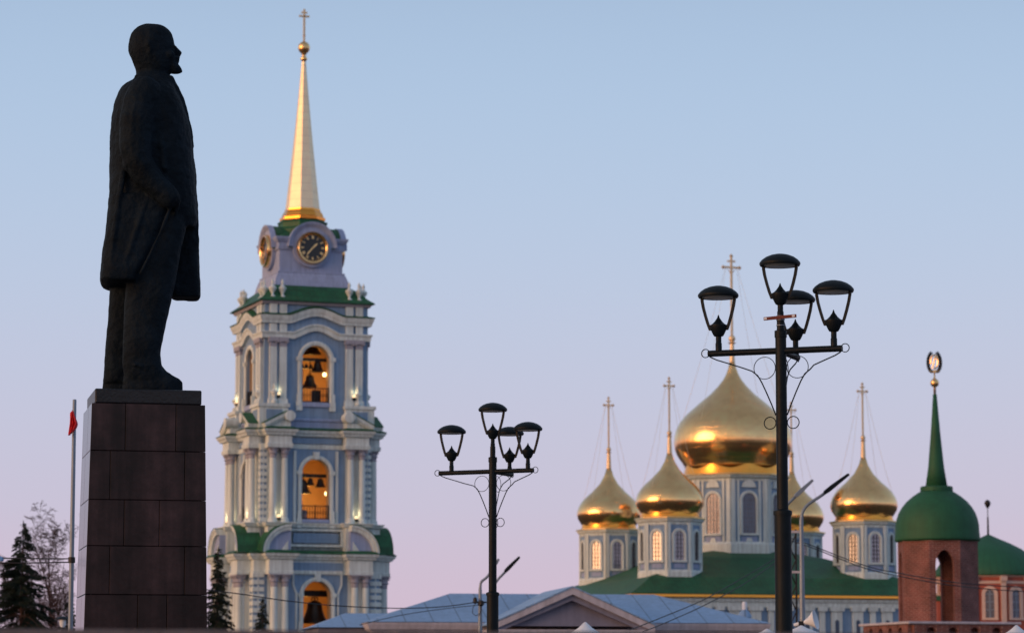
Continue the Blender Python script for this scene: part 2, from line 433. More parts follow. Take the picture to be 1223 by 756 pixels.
def flood(s, d, z, k, power=26):
    power *= .14
    """floodlight: dark housing with a glowing lens, aimed up the columns"""
    p = fmat(k) @ Vector((s*KT, -d*KT, z))
    o = MB().lathe([(.08,-.22),(.15,-.16),(.19,0),(.16,.02)], 12).build('floodlight', M['iron'], tower, loc=p)
    MB().lathe([(.15,.0),(.18,.06),(.16,.16),(.09,.24),(.02,.27)], 12).build('lens', M['flood'], o)
    ld = bpy.data.lights.new('flood_lamp', 'POINT'); ld.energy = power; ld.color = (1, .72, .38); ld.shadow_soft_size = .12
    lo = bpy.data.objects.new('flood_lamp', ld); COL.objects.link(lo); lo.parent = o
    q = fmat(k).to_3x3() @ Vector((0, -.05, .5)); lo.location = q
def column(r, z0, z1, capz):
    """one column with base; capital is its own sub-part"""
    h = z1 - z0
    prof = [(r*1.35,0),(r*1.35,.18),(r*1.2,.2),(r*1.25,.34),(r*1.02,.42)]
    for i in range(9):
        t = i/8; prof.append((r*(1-.13*t*t), .42 + (h-.42)*t))
    return prof
def column_obj(s, d, k, r, z0, z1, zc, proto=None):
    if proto is None:
        o = MB().lathe(column(r*KT, z0, z1, zc), 18).build('column', M['trim'], tower, auto=50)
        h0 = z1 - z0; hc = zc - z1; rr = r*KT*.88; mb = MB()
        mb.lathe([(rr,0),(rr*1.18,.06),(rr*1.0,.1),(rr*1.12,hc*.35),(rr*1.55,hc*.42),(rr*1.2,hc*.5),(rr*1.3,hc*.72),(rr*1.75,hc*.86),(rr*1.5,hc*.9)], 10)
        mb.box(-rr*1.6, rr*1.6, -rr*1.6, rr*1.6, hc*.9, hc-.01)
        for i in range(4):
            a = math.pi/4 + i*math.pi/2
            mb.ring((math.cos(a)*rr*1.6, math.sin(a)*rr*1.6, hc*.75), rr*.28, rr*.13, 'y', 8, 4, Matrix.Rotation(a, 3, 'Z') @ Matrix.Rotation(R(0), 3, 'Z'))
        c = mb.build('capital', M['capital'], o); c.location = (0, 0, h0)
    else:
        o = copy_tree(proto, tower)
    p = fmat(k) @ Vector((s*KT, -d*KT, z0)); o.location = p; o.rotation_euler = (0, 0, R(90*k))
    return o
def urn(proto, s, d, k, z, h=1.9):
    if proto is None:
        proto = MB().lathe([(.34,0),(.34,.35),(.26,.4),(.13,.5),(.12,.6),(.32,.95),(.40,1.15),(.38,1.22),(.30,1.25),(.16,1.4),(.10,1.55),(.13,1.66),(.16,1.74),(.11,1.86),(.05,1.98),(.01,2.1)], 14).build('urn', M['trim'], tower, smooth=True)
        q = proto
    else: q = copy_tree(proto, tower)
    q.location = fmat(k) @ Vector((s*KT, -d*KT, z)); q.scale = (h/2.1,)*3
    return proto

def plan(w, blocks, d1):
    """closed CCW outline: square of half-width w whose faces carry projecting blocks [(s0,s1)] out to d1"""
    P = []
    for k in range(4):
        m = fmat(k); row = [(-w, w)]
        for a, b in blocks: row += [(a, w), (a, d1), (b, d1), (b, w)]
        for s, d in row:
            v = m @ Vector((s*KT, -d*KT, 0)); P.append((v.x, v.y))
    return P

# ---- lowest storey (arched, big bell)
B1 = [(-62, -34), (34, 62)]
def tier1():
    w, d = 76, 82
    tower_wall(w, 835+14, 668, 17, 752, 711, thin=16, d=d)
    MB().box(*[v*KT for v in (-92, 92, -92, 92)], 0, Zt(800, d)).build('plinth', M['trim'], tower)
    z0, z1, zc = Zt(800, d), Zt(701, d), Zt(686, d)
    pr = None
    for k in range(4):
        for s in (-55, -42, 42, 55):
            o = column_obj(s, 87.5, k, 4.6, z0, z1, zc, pr); pr = pr or o
    # wall behind columns: shallow light pilaster strips and rusticated corners
    for k in range(4):
        for sg in (-1, 1):
            a, b = sorted((sg*37*KT, sg*60*KT)); MB(fmat(k)).box(a, b, -(w+1)*KT, -w*KT+.02, z0, zc).build('pilaster_strip', M['trim'], tower)
        for sg in (-1, 1):
            mb = MB(fmat(k)); zz = z0 + .1
            e = (w + 1.6)*KT if k % 2 == 0 else (w+.0)*KT
            a, b = sorted((sg*64*KT, sg*e))
            mb.box((a+b)/2-.06, (a+b)/2+.06, -(w+.5)*KT, -w*KT+.02, z0, zc)
            while zz < zc + .3:
                mb.box(a, b, -(w+1.6)*KT, -w*KT+.02, zz, zz+.38); zz += .62
            mb.build('quoin_strip', M['trim'], tower)
        # panel round the arch
        zt, zb = Zt(684, d), Zt(752, d); W = w*KT
        mb = MB(fmat(k)); x = 28*KT; x2 = 24*KT
        mb.sweep_face([(-x2, zb), (-x2, Zt(708, d)), (-x, Zt(698, d)), (-x, zt), (x, zt), (x, Zt(698, d)), (x2, Zt(708, d)), (x2, zb)], [(0, W-.02), (0, W+.12), (.16, W+.12), (.16, W-.02)])
        mb.box(-x-.1, x+.1, -W-.2, -W+.02, zt-.08, zt+.22)
        mb.build('panel_moulding', M['trim'], tower)
        arch_frame(w, 17, 752, 711, 4.5, d, k, key=True)
    # entablature following the projecting blocks
    P = plan(w, B1, 92)
    za = Zt(686, d)
    MB().sweep_plan(P, [(-.5, za), (.05, za), (.08, za+.25), (.02, za+.28), (.02, Zt(669, d)), (.25, Zt(668, d)), (.3, Zt(666, d)), (.45, Zt(664.5, d)), (.5, Zt(662, d)), (.4, Zt(660.5, d)), (-.5, Zt(660.4, d))]).build('entablature', M['trim'], tower)
    for k in range(4):                                    # blue frieze panel of the middle bay
        MB(fmat(k)).box(-31*KT, 31*KT, -w*KT-.09, -w*KT+.02, Zt(681.5, d), Zt(671.5, d)).build('frieze_panel', M['blue'], tower)
    MB().sweep_plan(P, [(.5, Zt(661.6, d)), (.56, Zt(661.2, d)), (.2, Zt(658, d)), (-.5, Zt(656.5, d)), (-1.6, Zt(655.8, d))]).build('cornice_flashing', M['green'], tower)
    # quarter-round broken pediments
    for k in range(4):
        for sg in (-1, 1):
            n = 12; pts = []
            for i in range(n+1):
                a = R(90*i/n); pts.append((sg*(36 + 27*math.sin(a))*KT, Zt(660.5, d) + (Zt(634, d)-Zt(660.5, d))*math.cos(a)))
            mb = MB(fmat(k))
            mb.prism([(sg*36*KT, Zt(660.5, d))] + pts, 88.5*KT, 60*KT)
            mb.build('pediment_panel', M['blue_pale'], tower)
            prof = [(0, 60*KT), (0, 92*KT), (.28, 92.8*KT), (.34, 94*KT), (.55, 94*KT), (.55, 60*KT)]
            o = -1 if sg > 0 else 1
            MB(fmat(k)).sweep_face(pts if sg < 0 else pts, [(q*(1 if sg < 0 else 1)*(1 if sg > 0 else -1), dd) for q, dd in prof]).build('curved_pediment', M['trim'], tower)
            sgn = (1 if sg > 0 else -1)
            MB(fmat(k)).sweep_face(pts, [(.56*sgn, 60*KT), (.56*sgn, 94.5*KT), (.62*sgn, 94.5*KT), (.66*sgn, 60*KT)]).build('pediment_roof', M['green'], tower)
            MB(fmat(k)).prism([(sg*39*KT, Zt(659, d)), (sg*48*KT, Zt(659, d)), (sg*39*KT, Zt(646, d))], 89.5*KT, 88*KT).build('pediment_ornament', M['trim'], tower)
tier1()

# ---- second storey
B2 = [(-61, -33), (33, 61)]
def tier2():
    w, d = 66, 72
    zb = Zt(656.5, d)
    tower_wall(w, 657, 520, 17, 620, 565, thin=14, d=d)
    # pedestal zone with projecting blocks and blue panels
    P = plan(w, B2, 80.5)
    MB().sweep_plan(P, [(0, zb-.6), (0, Zt(630, d)), (.2, Zt(629, d)), (.25, Zt(627, d)), (.34, Zt(625.5, d)), (.34, Zt(624.5, d)), (-.4, Zt(624, d))]).build('pedestal_course', M['trim'], tower)
    for k in range(4):
        mb = MB(fmat(k)); mb.box(-27*KT, 27*KT, -w*KT-.2, -w*KT-.01, Zt(648, d), Zt(636.5, d)); mb.build('parapet_panel', M['blue'], tower)
        for s in (-47, 47):
            MB(fmat(k)).box((s-9)*KT, (s+9)*KT, -80.5*KT-.05, -80.5*KT+.05, Zt(647, d), Zt(634, d)).build('pedestal_panel', M['blue'], tower)
        zt = Zt(650, d)
        mb = MB(fmat(k)); mb.sweep_face([(-30*KT, zt), (-30*KT, Zt(634, d)), (30*KT, Zt(634, d)), (30*KT, zt), (-30*KT, zt)], [(0, w*KT-.02), (0, w*KT+.3), (.2, w*KT+.3), (.2, w*KT-.02)]); mb.build('panel_moulding', M['trim'], tower)
    z0, z1, zc = Zt(624.5, d), Zt(548, d), Zt(535, d)
    pr = None
    for k in range(4):
        for s in (-54, -40, 40, 54):
            o = column_obj(s, 74, k, 4.2, z0, z1, zc, pr); pr = pr or o
        for sg in (-1, 1):
            a, b = sorted((sg*36*KT, sg*59*KT)); MB(fmat(k)).box(a, b, -(w+1)*KT, -w*KT+.02, z0, zc).build('pilaster_strip', M['trim'], tower)
            e = (w + 1.4)*KT if k % 2 == 0 else w*KT
            a, b = sorted((sg*59*KT, sg*e)); mb = MB(fmat(k)); zz = z0 + .1
            mb.box((a+b)/2-.06, (a+b)/2+.06, -(w+.4)*KT, -w*KT+.02, z0, zc)
            while zz < zc:
                mb.box(a, b, -(w+1.4)*KT, -w*KT+.02, zz, zz+.34); zz += .58
            mb.build('quoin_strip', M['trim'], tower)
            a, b = sorted((sg*24*KT, sg*27*KT)); MB(fmat(k)).box(a, b, -w*KT-.14, -w*KT+.02, z0, Zt(538, d)).build('panel_moulding', M['trim'], tower)
        arch_frame(w, 17, 620, 565, 4.5, d, k, key=True)
        railing(w, 17, 620, 603, d, k); sill(w, 17, 620, d, k)
        for sg in (-47, 47): flood(sg, 76, Zt(619, d), k, 60)
    P = plan(w, B2, 79.5)
    za = Zt(536, d)
    MB().sweep_plan(P, [(-.5, za), (.06, za), (.10, za+.25), (.10, Zt(531, d)), (.0, Zt(530.5, d)), (.0, Zt(522, d)), (.25, Zt(521, d)), (.3, Zt(519, d)), (.45, Zt(517, d)), (.5, Zt(514.5, d)), (.4, Zt(513.6, d)), (-.5, Zt(513.5, d))]).build('entablature', M['trim'], tower)
    for k in range(4):
        MB(fmat(k)).box(-31*KT, 31*KT, -w*KT-.08, -w*KT+.02, Zt(529.5, d), Zt(523, d)).build('frieze_panel', M['blue'], tower)
    MB().sweep_plan(P, [(.5, Zt(514.4, d)), (.56, Zt(513.8, d)), (.2, Zt(511.5, d)), (-.5, Zt(509.5, d)), (-1.2, Zt(508.5, d))]).build('cornice_flashing', M['green'], tower)
    # broken triangular pediments ending in scrolls
    for k in range(4):
        for sg in (-1, 1):
            a = (sg*36*KT, Zt(499, d)); b = (sg*64*KT, Zt(513.5, d))
            MB(fmat(k)).prism([(sg*34*KT, Zt(513.6, d)), (b[0], Zt(513.6, d)), b, a, (sg*34*KT, a[1])], 78*KT, 58*KT).build('pediment_panel', M['trim'], tower)
            sgn = 1 if sg > 0 else -1
            MB(fmat(k)).sweep_face([a, b], [(0, 58*KT), (0, 80*KT), (.25*sgn, 82*KT), (.5*sgn, 82*KT), (.5*sgn, 58*KT)]).build('raking_cornice', M['trim'], tower)
            MB(fmat(k)).sweep_face([a, b], [(.51*sgn, 58*KT), (.51*sgn, 82.6*KT), (.58*sgn, 82.6*KT), (.62*sgn, 58*KT)]).build('pediment_roof', M['green'], tower)
            c = fmat(k) @ Vector((sg*36*KT, 0, 0)); mb = MB(fmat(k) @ Matrix.Translation((sg*36*KT, -84*KT, a[1]+.05)) @ Matrix.Rotation(R(-90), 4, 'X'))
            mb.lathe([(.35, 0), (.48, .02), (.48, 1.2), (.3, 1.25)], 18); mb.build('scroll', M['trim'], tower, auto=40)
tier2()

# ---- third storey (belfry)
def tier3():
    w, d = 62.6, 62
    tower_wall(w, 510, 362, 17, 481, 430, thin=13, d=d)
    zb = Zt(510, d)
    mb = MB(); mb.sweep_plan(plan(w, [], w), [(.02, zb-.8), (.02, Zt(504, d)), (.14, Zt(503, d)), (.14, Zt(501, d)), (0.01, Zt(500, d))]); mb.build('base_course', M['blue_pale'], tower)
    B3 = [(-64, -36), (36, 64)]
    zt = Zt(484, d)
    for k in range(4):
        for sg in (-1, 1):
            a, b = sorted((sg*35*KT, sg*(70 if k % 2 == 0 else 62.6)*KT)); D = 70*KT
            mb = MB(fmat(k)); mb.box(a, b, -D, -w*KT+.05, zb-.3, Zt(488, d)); mb.box(a-.12, b+.12, -D-.15, -w*KT+.05, Zt(487.9, d), zt); mb.build('pedestal', M['trim'], tower)
            c = sg*52*KT
            MB(fmat(k)).box(c-.75, c+.75, -D-.04, -D+.05, Zt(503, d), Zt(491, d)).build('pedestal_panel', M['blue'], tower)
    z0, z1, zc = zt, Zt(416, d), Zt(405, d)
    # flat pilasters, two at each end of every face, running up through the attic
    for k in range(4):
        for s in (-52.5, -40.5, 40.5, 52.5):
            mb = MB(fmat(k)); h = 4.3*KT
            mb.box(s*KT-h+.02, s*KT+h-.02, -w*KT-.12, -w*KT+.02, z0, Zt(362.5, d))
            mb.box(s*KT-h, s*KT+h, -w*KT-.26, -w*KT+.02, z0, z1)
            mb.box(s*KT-h-.1, s*KT+h+.1, -w*KT-.36, -w*KT+.02, z0, z0+.45)
            mb.box(s*KT-h, s*KT+h, -w*KT-.22, -w*KT+.02, Zt(398, d), Zt(388, d))
            mb.box(s*KT-h, s*KT+h, -w*KT-.2, -w*KT+.02, Zt(378, d), Zt(362.5, d))
            o = mb.build('pilaster', M['trim'], tower)
            hc = zc - z1; mb = MB(fmat(k))
            mb.box(s*KT-h, s*KT+h, -w*KT-.27, -w*KT+.02, z1, z1+hc*.55)
            mb.box(s*KT-h-.12, s*KT+h+.12, -w*KT-.42, -w*KT+.02, z1+hc*.55, zc-.01)
            for sg in (-1, 1): mb.ring((s*KT+sg*(h+.02), -w*KT-.34, z1+hc*.6), .13, .07, 'y', 10, 5)
            mb.build('capital', M['capital'], o)
        arch_frame(w, 17, 481, 430, 5, d, k)
        railing(w, 17, 481, 463, d, k); sill(w, 17, 481, d, k, .4)
        for sg in (-46, 46): flood(sg, 66.5, Zt(474, d), k, 45)
        # two stringcourses that arch up over the opening
        W = w*KT
        def bump(pyb, pyt, hwid, e):
            zb_, zt_ = Zt(pyb, d), Zt(pyt, d); n = 16; pts = [(-W, zb_)]
            for i in range(n+1):
                s = -hwid + 2*hwid*i/n; u = s/hwid
                h = (math.cos(u*math.pi)*.5+.5)**.7
                pts.append((s*KT, zb_ + (zt_-zb_)*h))
            pts.append((W, zb_)); return pts
        a = bump(406, 396, 28, 0)
        MB(fmat(k)).sweep_face(a, [(0, W-.02), (0, W+.28), (.35, W+.32), (.5, W+.42), (.62, W+.42), (.62, W-.02)], W).build('string_course', M['trim'], tower)
        a = bump(388, 378.5, 33, 0)
        MB(fmat(k)).sweep_face(a, [(0, W-.02), (0, W+.35), (.2, W+.38), (.35, W+.46), (.65, W+.55), (.72, W+.5), (.72, W-.02)], W).build('arched_cornice', M['trim'], tower)
        MB(fmat(k)).sweep_face(a, [(.73, W-.02), (.73, W+.6), (.80, W+.6), (.98, W-.02)], W).build('cornice_flashing', M['green'], tower)
    P = plan(w, [], w); zr = Zt(362, d)
    MB().sweep_plan(P, [(-.3, zr-.25), (.25, zr-.25), (.35, zr-.05), (.45, zr+.02)]).build('eave_moulding', M['capital'], tower)
    MB().sweep_plan(P, [(.45, zr-.02), (.6, zr+.02), (.56, zr+.12), (.1, Zt(356, d)), (-.7, Zt(347, 50)), (-1.6, Zt(339, 46)), (-2.4, Zt(338, 46))]).build('roof', M['green'], tower)
    pr = None
    for k in range(4):
        for s in (-53, -41, 41, 53):
            p = urn(pr, s, 61, k, zr+.15, 1.95); pr = pr or p
    for k in range(4):
        pr = urn(pr, -51, 66.5, k, zt, 1.9); pr = urn(pr, 51, 66.5, k, zt, 1.9) if k % 2 == 0 else pr
        if k % 2: urn(pr, 51, 66.5, k, zt, 1.9)
tier3()

# ---- clock stage
def tier4():
    w, d = 38.8, 38.8
    W = w*KT
    MB().box(-W, W, -W, W, Zt(342, d), Zt(288, d)).build('wall', M['blue_pale'], tower)
    P = plan(w, [], w)
    MB().sweep_plan(P, [((46-w)*KT, Zt(343, d)), ((44.5-w)*KT, Zt(336, d)), ((42.5-w)*KT, Zt(330, d)), ((41-w)*KT, Zt(327.5, d)), ((41.3-w)*KT, Zt(327, d)), ((41.3-w)*KT, Zt(325.5, d)), (-.05, Zt(325, d))]).build('flared_base', M['blue_pale'], tower)
    for k in range(4):
        cz = Zt(297, d); r0 = 21.5*KT; r1 = 27*KT
        # cornice left and right of the clock, then the round hood
        zc = Zt(299.5, d)
        for sg in (-1, 1):
            a = [(-W, zc), (-24*KT, zc)] if sg < 0 else [(24*KT, zc), (W, zc)]
            prof = [(0, W-.3), (0, W+.12), (.28, W+.18), (.3, W+.1), (.62, W+.12), (.72, W+.25), (.95, W+.42), (1.15, W+.46), (1.22, W-.3)]
            mb = MB(fmat(k)); rows = []
            for (s, z) in a:
                row = []
                for o, dd in prof:
                    x = s
                    if abs(s) > W-.01: x += sg*(dd-W)
                    row.append((x, -dd, z+o))
                rows.append(mb.V(row))
            q = len(prof)
            for j in range(q):
                j2 = (j+1) % q; mb.f.append([rows[0]+j, rows[0]+j2, rows[1]+j2, rows[1]+j])
            mb.f.append([rows[0]+j for j in range(q)]); mb.f.append([rows[1]+j for j in range(q)][::-1])
            mb.build('cornice', M['blue_pale'], tower)
        hood = [(-r1*1.0, zc-.1)] + arc(0, cz+.2, r1*.93, 180, 0, 24) + [(r1*1.0, zc-.1)]
        hood = arc(0, cz+.1, r1*.84, 182, -2, 28)
        MB(fmat(k)).sweep_face(hood, [(0, W+.12), (0, W+.32), (.22, W+.42), (.28, W+.52), (.45, W+.62), (.56, W+.64), (.56, W+.12)]).build('clock_hood', M['blue_pale'], tower, auto=35)
        MB(fmat(k)).prism([(-r1*.86, zc)] + arc(0, cz+.1, r1*.86, 178, 2, 24) + [(r1*.86, zc)], W+.35, W-.4).build('clock_recess', M['blue_pale'], tower)
        MB(fmat(k)).prism([(-r1*1.04, cz)] + arc(0, cz+.1, r1*1.075, 178, 2, 24) + [(r1*1.04, cz)], W+.34, .2).build('hood_roof', M['green'], tower, auto=40)
        # round apron below the dial
        MB(fmat(k)).prism(arc(0, cz, 23*KT, 180, 360, 24), W+.34, W-.1).build('clock_apron', M['blue_pale'], tower)
        # the clock itself
        T = fmat(k) @ Matrix.Translation((0, -W-.37, cz)) @ Matrix.Rotation(R(90), 4, 'X')
        r = 15.6*KT
        ring = MB(T).lathe([(r*1.0, -.02), (r*1.0, .22), (r*1.07, .34), (r*1.17, .36), (r*1.25, .22), (r*1.25, -.02)], 48, cap=False).build('clock_ring', M['gold'], tower, auto=50)
        face = MB(T).lathe([(r*1.02, .0), (r*1.02, .10), (.001, .10)], 48).build('clock_face', M['black'], tower)
        mb = MB()
        def stroke(p, q, wd):
            p, q = Vector(p), Vector(q); t = (q-p).normalized(); nn = Vector((-t.y, t.x))*wd/2
            mb.prismz([tuple(p+nn), tuple(p-nn), tuple(q-nn), tuple(q+nn)], .105, .14)
        romans = ['XII','I','II','III','IIII','V','VI','VII','VIII','IX','X','XI']
        for i, rn in enumerate(romans):
            a = R(90-30*i); up = Vector((math.cos(a), math.sin(a))); rt = Vector((up.y, -up.x))
            ws = {'I': .5, 'V': .95, 'X': .95}; tot = sum(ws[c] for c in rn); x = -tot/2; u = r*.085
            h0, h1 = r*.70, r*.92
            for c in rn:
                cx = x + ws[c]/2; x += ws[c]
                def P2(xx, hh): return tuple(rt*(xx*u) + up*hh)
                if c == 'I': stroke(P2(cx, h0), P2(cx, h1), r*.032)
                if c == 'V': stroke(P2(cx-.35, h1), P2(cx, h0), r*.034); stroke(P2(cx, h0), P2(cx+.35, h1), r*.02)
                if c == 'X': stroke(P2(cx-.35, h1), P2(cx+.35, h0), r*.034); stroke(P2(cx+.35, h1), P2(cx-.35, h0), r*.02)
        for i in range(60):
            a = R(6*i); up = Vector((math.cos(a), math.sin(a))); stroke(up*r*.955, up*r*.99, r*.018)
        mb.M = T; vs = mb.v; mb.v = [T @ v for v in vs]
        mb.build('numerals', M['gold_dull'], face)
        # 1:37 - both hands lie almost on one line
        for nm, hour, ln, wd in (('hour_hand', 1.55, .52, .07), ('minute_hand', 7.35, .80, .05)):
            a = R(90 - 30*hour); up = Vector((math.cos(a), math.sin(a))); nn = Vector((-up.y, up.x))
            pts = [up*(-.12*r)+nn*wd*r*.6, up*(-.12*r)-nn*wd*r*.6, up*(ln*r*.7)-nn*wd*r, up*ln*r, up*(ln*r*.7)+nn*wd*r]
            zz = .16 if nm[0] == 'h' else .19
            MB(T).prismz([tuple(p) for p in pts], zz, zz+.02).build(nm, M['gold_dull'], face)
    # green attic roof and octagonal step under the spire
    zr = Zt(287, d)
    MB().sweep_plan(P, [(-.06, Zt(290, d)), (-.03, Zt(286.5, d)), (-.4, Zt(281, 34)), (-1.2, Zt(278, 30)), (-2.2, Zt(276, 25))]).build('attic_roof', M['green'], tower)
    O8 = R(22.5)
    MB().lathe([(33*KT, Zt(283, 30)), (33*KT, Zt(273, 30)), (30*KT, Zt(270.5, 28)), (29.5*KT, Zt(270, 28)), (29.5*KT, Zt(264.5, 28)), (30.5*KT, Zt(264, 28)), (30*KT, Zt(262.5, 27)), (10*KT, Zt(262, 20))], 8, a0=O8).build('spire_step', M['green'], tower)
    z = lambda p: at(361, p, DT).z
    MB().lathe([(27.5*KT, z(264.5)), (27.8*KT, z(261.5)), (25.5*KT, z(260)), (24*KT, z(256)), (21.8*KT, z(253)), (21.6*KT, z(251))], 8, a0=O8).build('spire_base', M['gold_glow_tint'], tower)
    pr = [(20.8*KT, z(251.2))]
    for i in range(1, 21):
        t = i/20; pr.append(((20.8*(1-t) + 2.3*t - .8*math.sin(t*math.pi))*KT, z(251.2 + (72-251.2)*t)))
    sp = MB().lathe(pr, 8, a0=O8).build('spire', M['gold_spire'], tower)
    MB().lathe([(2.4*KT, z(74)), (4.6*KT, z(70.5)), (2.8*KT, z(68.5)), (2.2*KT, z(66)), (3.2*KT, z(65.2)), (3.4*KT, z(64.5))] + [(7.2*KT*math.sin(R(a)), z(57.5) - 7.6*KT*math.cos(R(a))) for a in range(30, 180, 15)] + [(.9*KT, z(49.6))], 20).build('spire_ball', M['gold_dull'], tower, smooth=True)
    mb = MB(); mb.box(-.09, .09, -.07, .07, z(50), z(11.5)); zc_ = z(21); mb.box(-.5, .5, -.07, .07, zc_, zc_+.17)
    mb.box(-.28, .28, -.069, .069, z(16.5), z(16.5)+.15)
    mb.lathe([(.05, z(44)), (.16, z(43)), (.05, z(42))], 8)
    c = mb.build('cross', M['gold_wire'], tower)
tier4()

# ---- bells, beams and lamps inside
def bells():
    def L2W(s, d, z):
        return Matrix.Translation((TX, DT, 0)) @ RZ(TOWER_RZ) @ Vector((s*KT, -d*KT, z))
    prof = [(1.0,0),(.985,.06),(.86,.22),(.70,.50),(.58,.85),(.53,1.15),(.50,1.32),(.42,1.45),(.22,1.52),(.10,1.54)]
    def bell(s, d, zbot, r, label, grp=None):
        mb = MB(); mb.lathe([(a*r, b*r) for a, b in prof], 28)
        mb.lathe([(r*1.012, r*.07), (r*1.0, r*.1)], 28, cap=False)
        o = thing('bell', label, 'bell', L2W(s, d, zbot), TOWER_RZ, grp)
        mb.build('bell_body', M['bell'], o, smooth=True)
        m2 = MB(); 
        for a in (-1, 1): m2.ring((a*r*.10, 0, r*1.66), r*.13, r*.04, 'y', 12, 6)
        m2.build('crown_loop', M['bell'], o)
        MB().tube([(0,0,r*1.3), (0,0,r*.15)], r*.05, 6).lathe([(.02*r,-.03*r),(.11*r,.05*r),(.11*r,.12*r),(.03*r,.2*r)], 10).build('clapper', M['iron'], o)
        return o
    def beam(s0, s1, d, z, h, dd=None):
        mb = MB(); mb.box(s0*KT, s1*KT, -d*KT-h/2, -d*KT+h/2, z, z+h); mb.build('bell_beam', M['iron'], tower)
    bm_ = lambda py, d: at(377, py, DT-KT*d*.94).z
    # big bell in the lowest tier
    zb = bm_(744, 40); beam(-60, 60, 40, bm_(712, 40), .55)
    bell(7.5, 40, zb, 1.30, 'largest dark bell, alone under a heavy beam in the lowest arch of the bell tower')
    # middle tier
    beam(-52, 52, 46, bm_(570, 46), .3)
    bell(-10.5, 46, bm_(589.5, 46), .82, 'largest of the bells in the middle arch, cut by the left edge of the opening', 'bells in the middle arch')
    bell(-.6, 46, bm_(579.5, 46), .42, 'smallest dark bell in the middle arch, between the two bigger ones', 'bells in the middle arch')
    bell(11.5, 46, bm_(581.5, 46), .50, 'medium dark bell hanging at the centre right of the middle arch', 'bells in the middle arch')
    # top tier
    beam(-50, 50, 44, bm_(431.5, 44), .28)
    for i, (s, lab) in enumerate(((-11.5, 'first small bell from the left under the bar of the top arch'), (-6.3, 'second small bell from the left under the bar of the top arch'), (-.8, 'third small bell from the left under the bar of the top arch'))):
        bell(s, 44, bm_(440.5, 44), .26, lab, 'small bells in the top arch')
    bell(7.6, 44, bm_(444, 44), .62, 'wide dark bell on the right of the bar in the top arch', 'large bells in the top arch')
    bell(7.8, 20, bm_(423, 20), .85, 'dark bell high in the crown of the top arch', 'large bells in the top arch')
    bell(.5, 36, bm_(462, 36), .7, 'dark bell hanging low in the middle of the top arch', 'large bells in the top arch')
    MB().box(0*KT, 1.1*KT, -36.6*KT, -35.4*KT, bm_(456, 36), bm_(431, 36)).box(7.2*KT, 8.4*KT, -20.6*KT, -19.4*KT, bm_(413, 20), bm_(408, 20)).box(-50*KT, 50*KT, -20.9*KT, -19.1*KT, bm_(410, 20), bm_(408, 20)).build('bell_hanger', M['iron'], tower)
    # mechanism box and post seen in the top arch
    MB().box(5*KT, 15*KT, -34*KT, -26*KT, bm_(483, 30), bm_(466, 30)).build('striker_box', M['iron'], tower, bevel=.05)
    for (s, d, py) in ((18, 50, 589), (15, 48, 447)):
        o = MB().lathe([(.02,.32),(.08,.3),(.08,.2)], 10).tube([(0,0,.3),(0,0,1.6)], .015, 5).build('hanging_lamp', M['iron'], tower, loc=Vector((s*KT, -d*KT, bm_(py, d))))
        MB().lathe([(.03,-.17),(.13,-.12),(.17,0),(.13,.12),(.05,.2)], 12).build('bulb', M['bulb'], o)
    interior_light(bm_(596, 10), 190); interior_light(bm_(450, 10), 160); interior_light(bm_(725, 10), 125)
    # brass rail and box on the middle floor
    MB().box(-14*KT, -4*KT, -46*KT, -40*KT, bm_(621, 44), bm_(609, 44)).build('striker_box', M['capital'], tower)
bells()

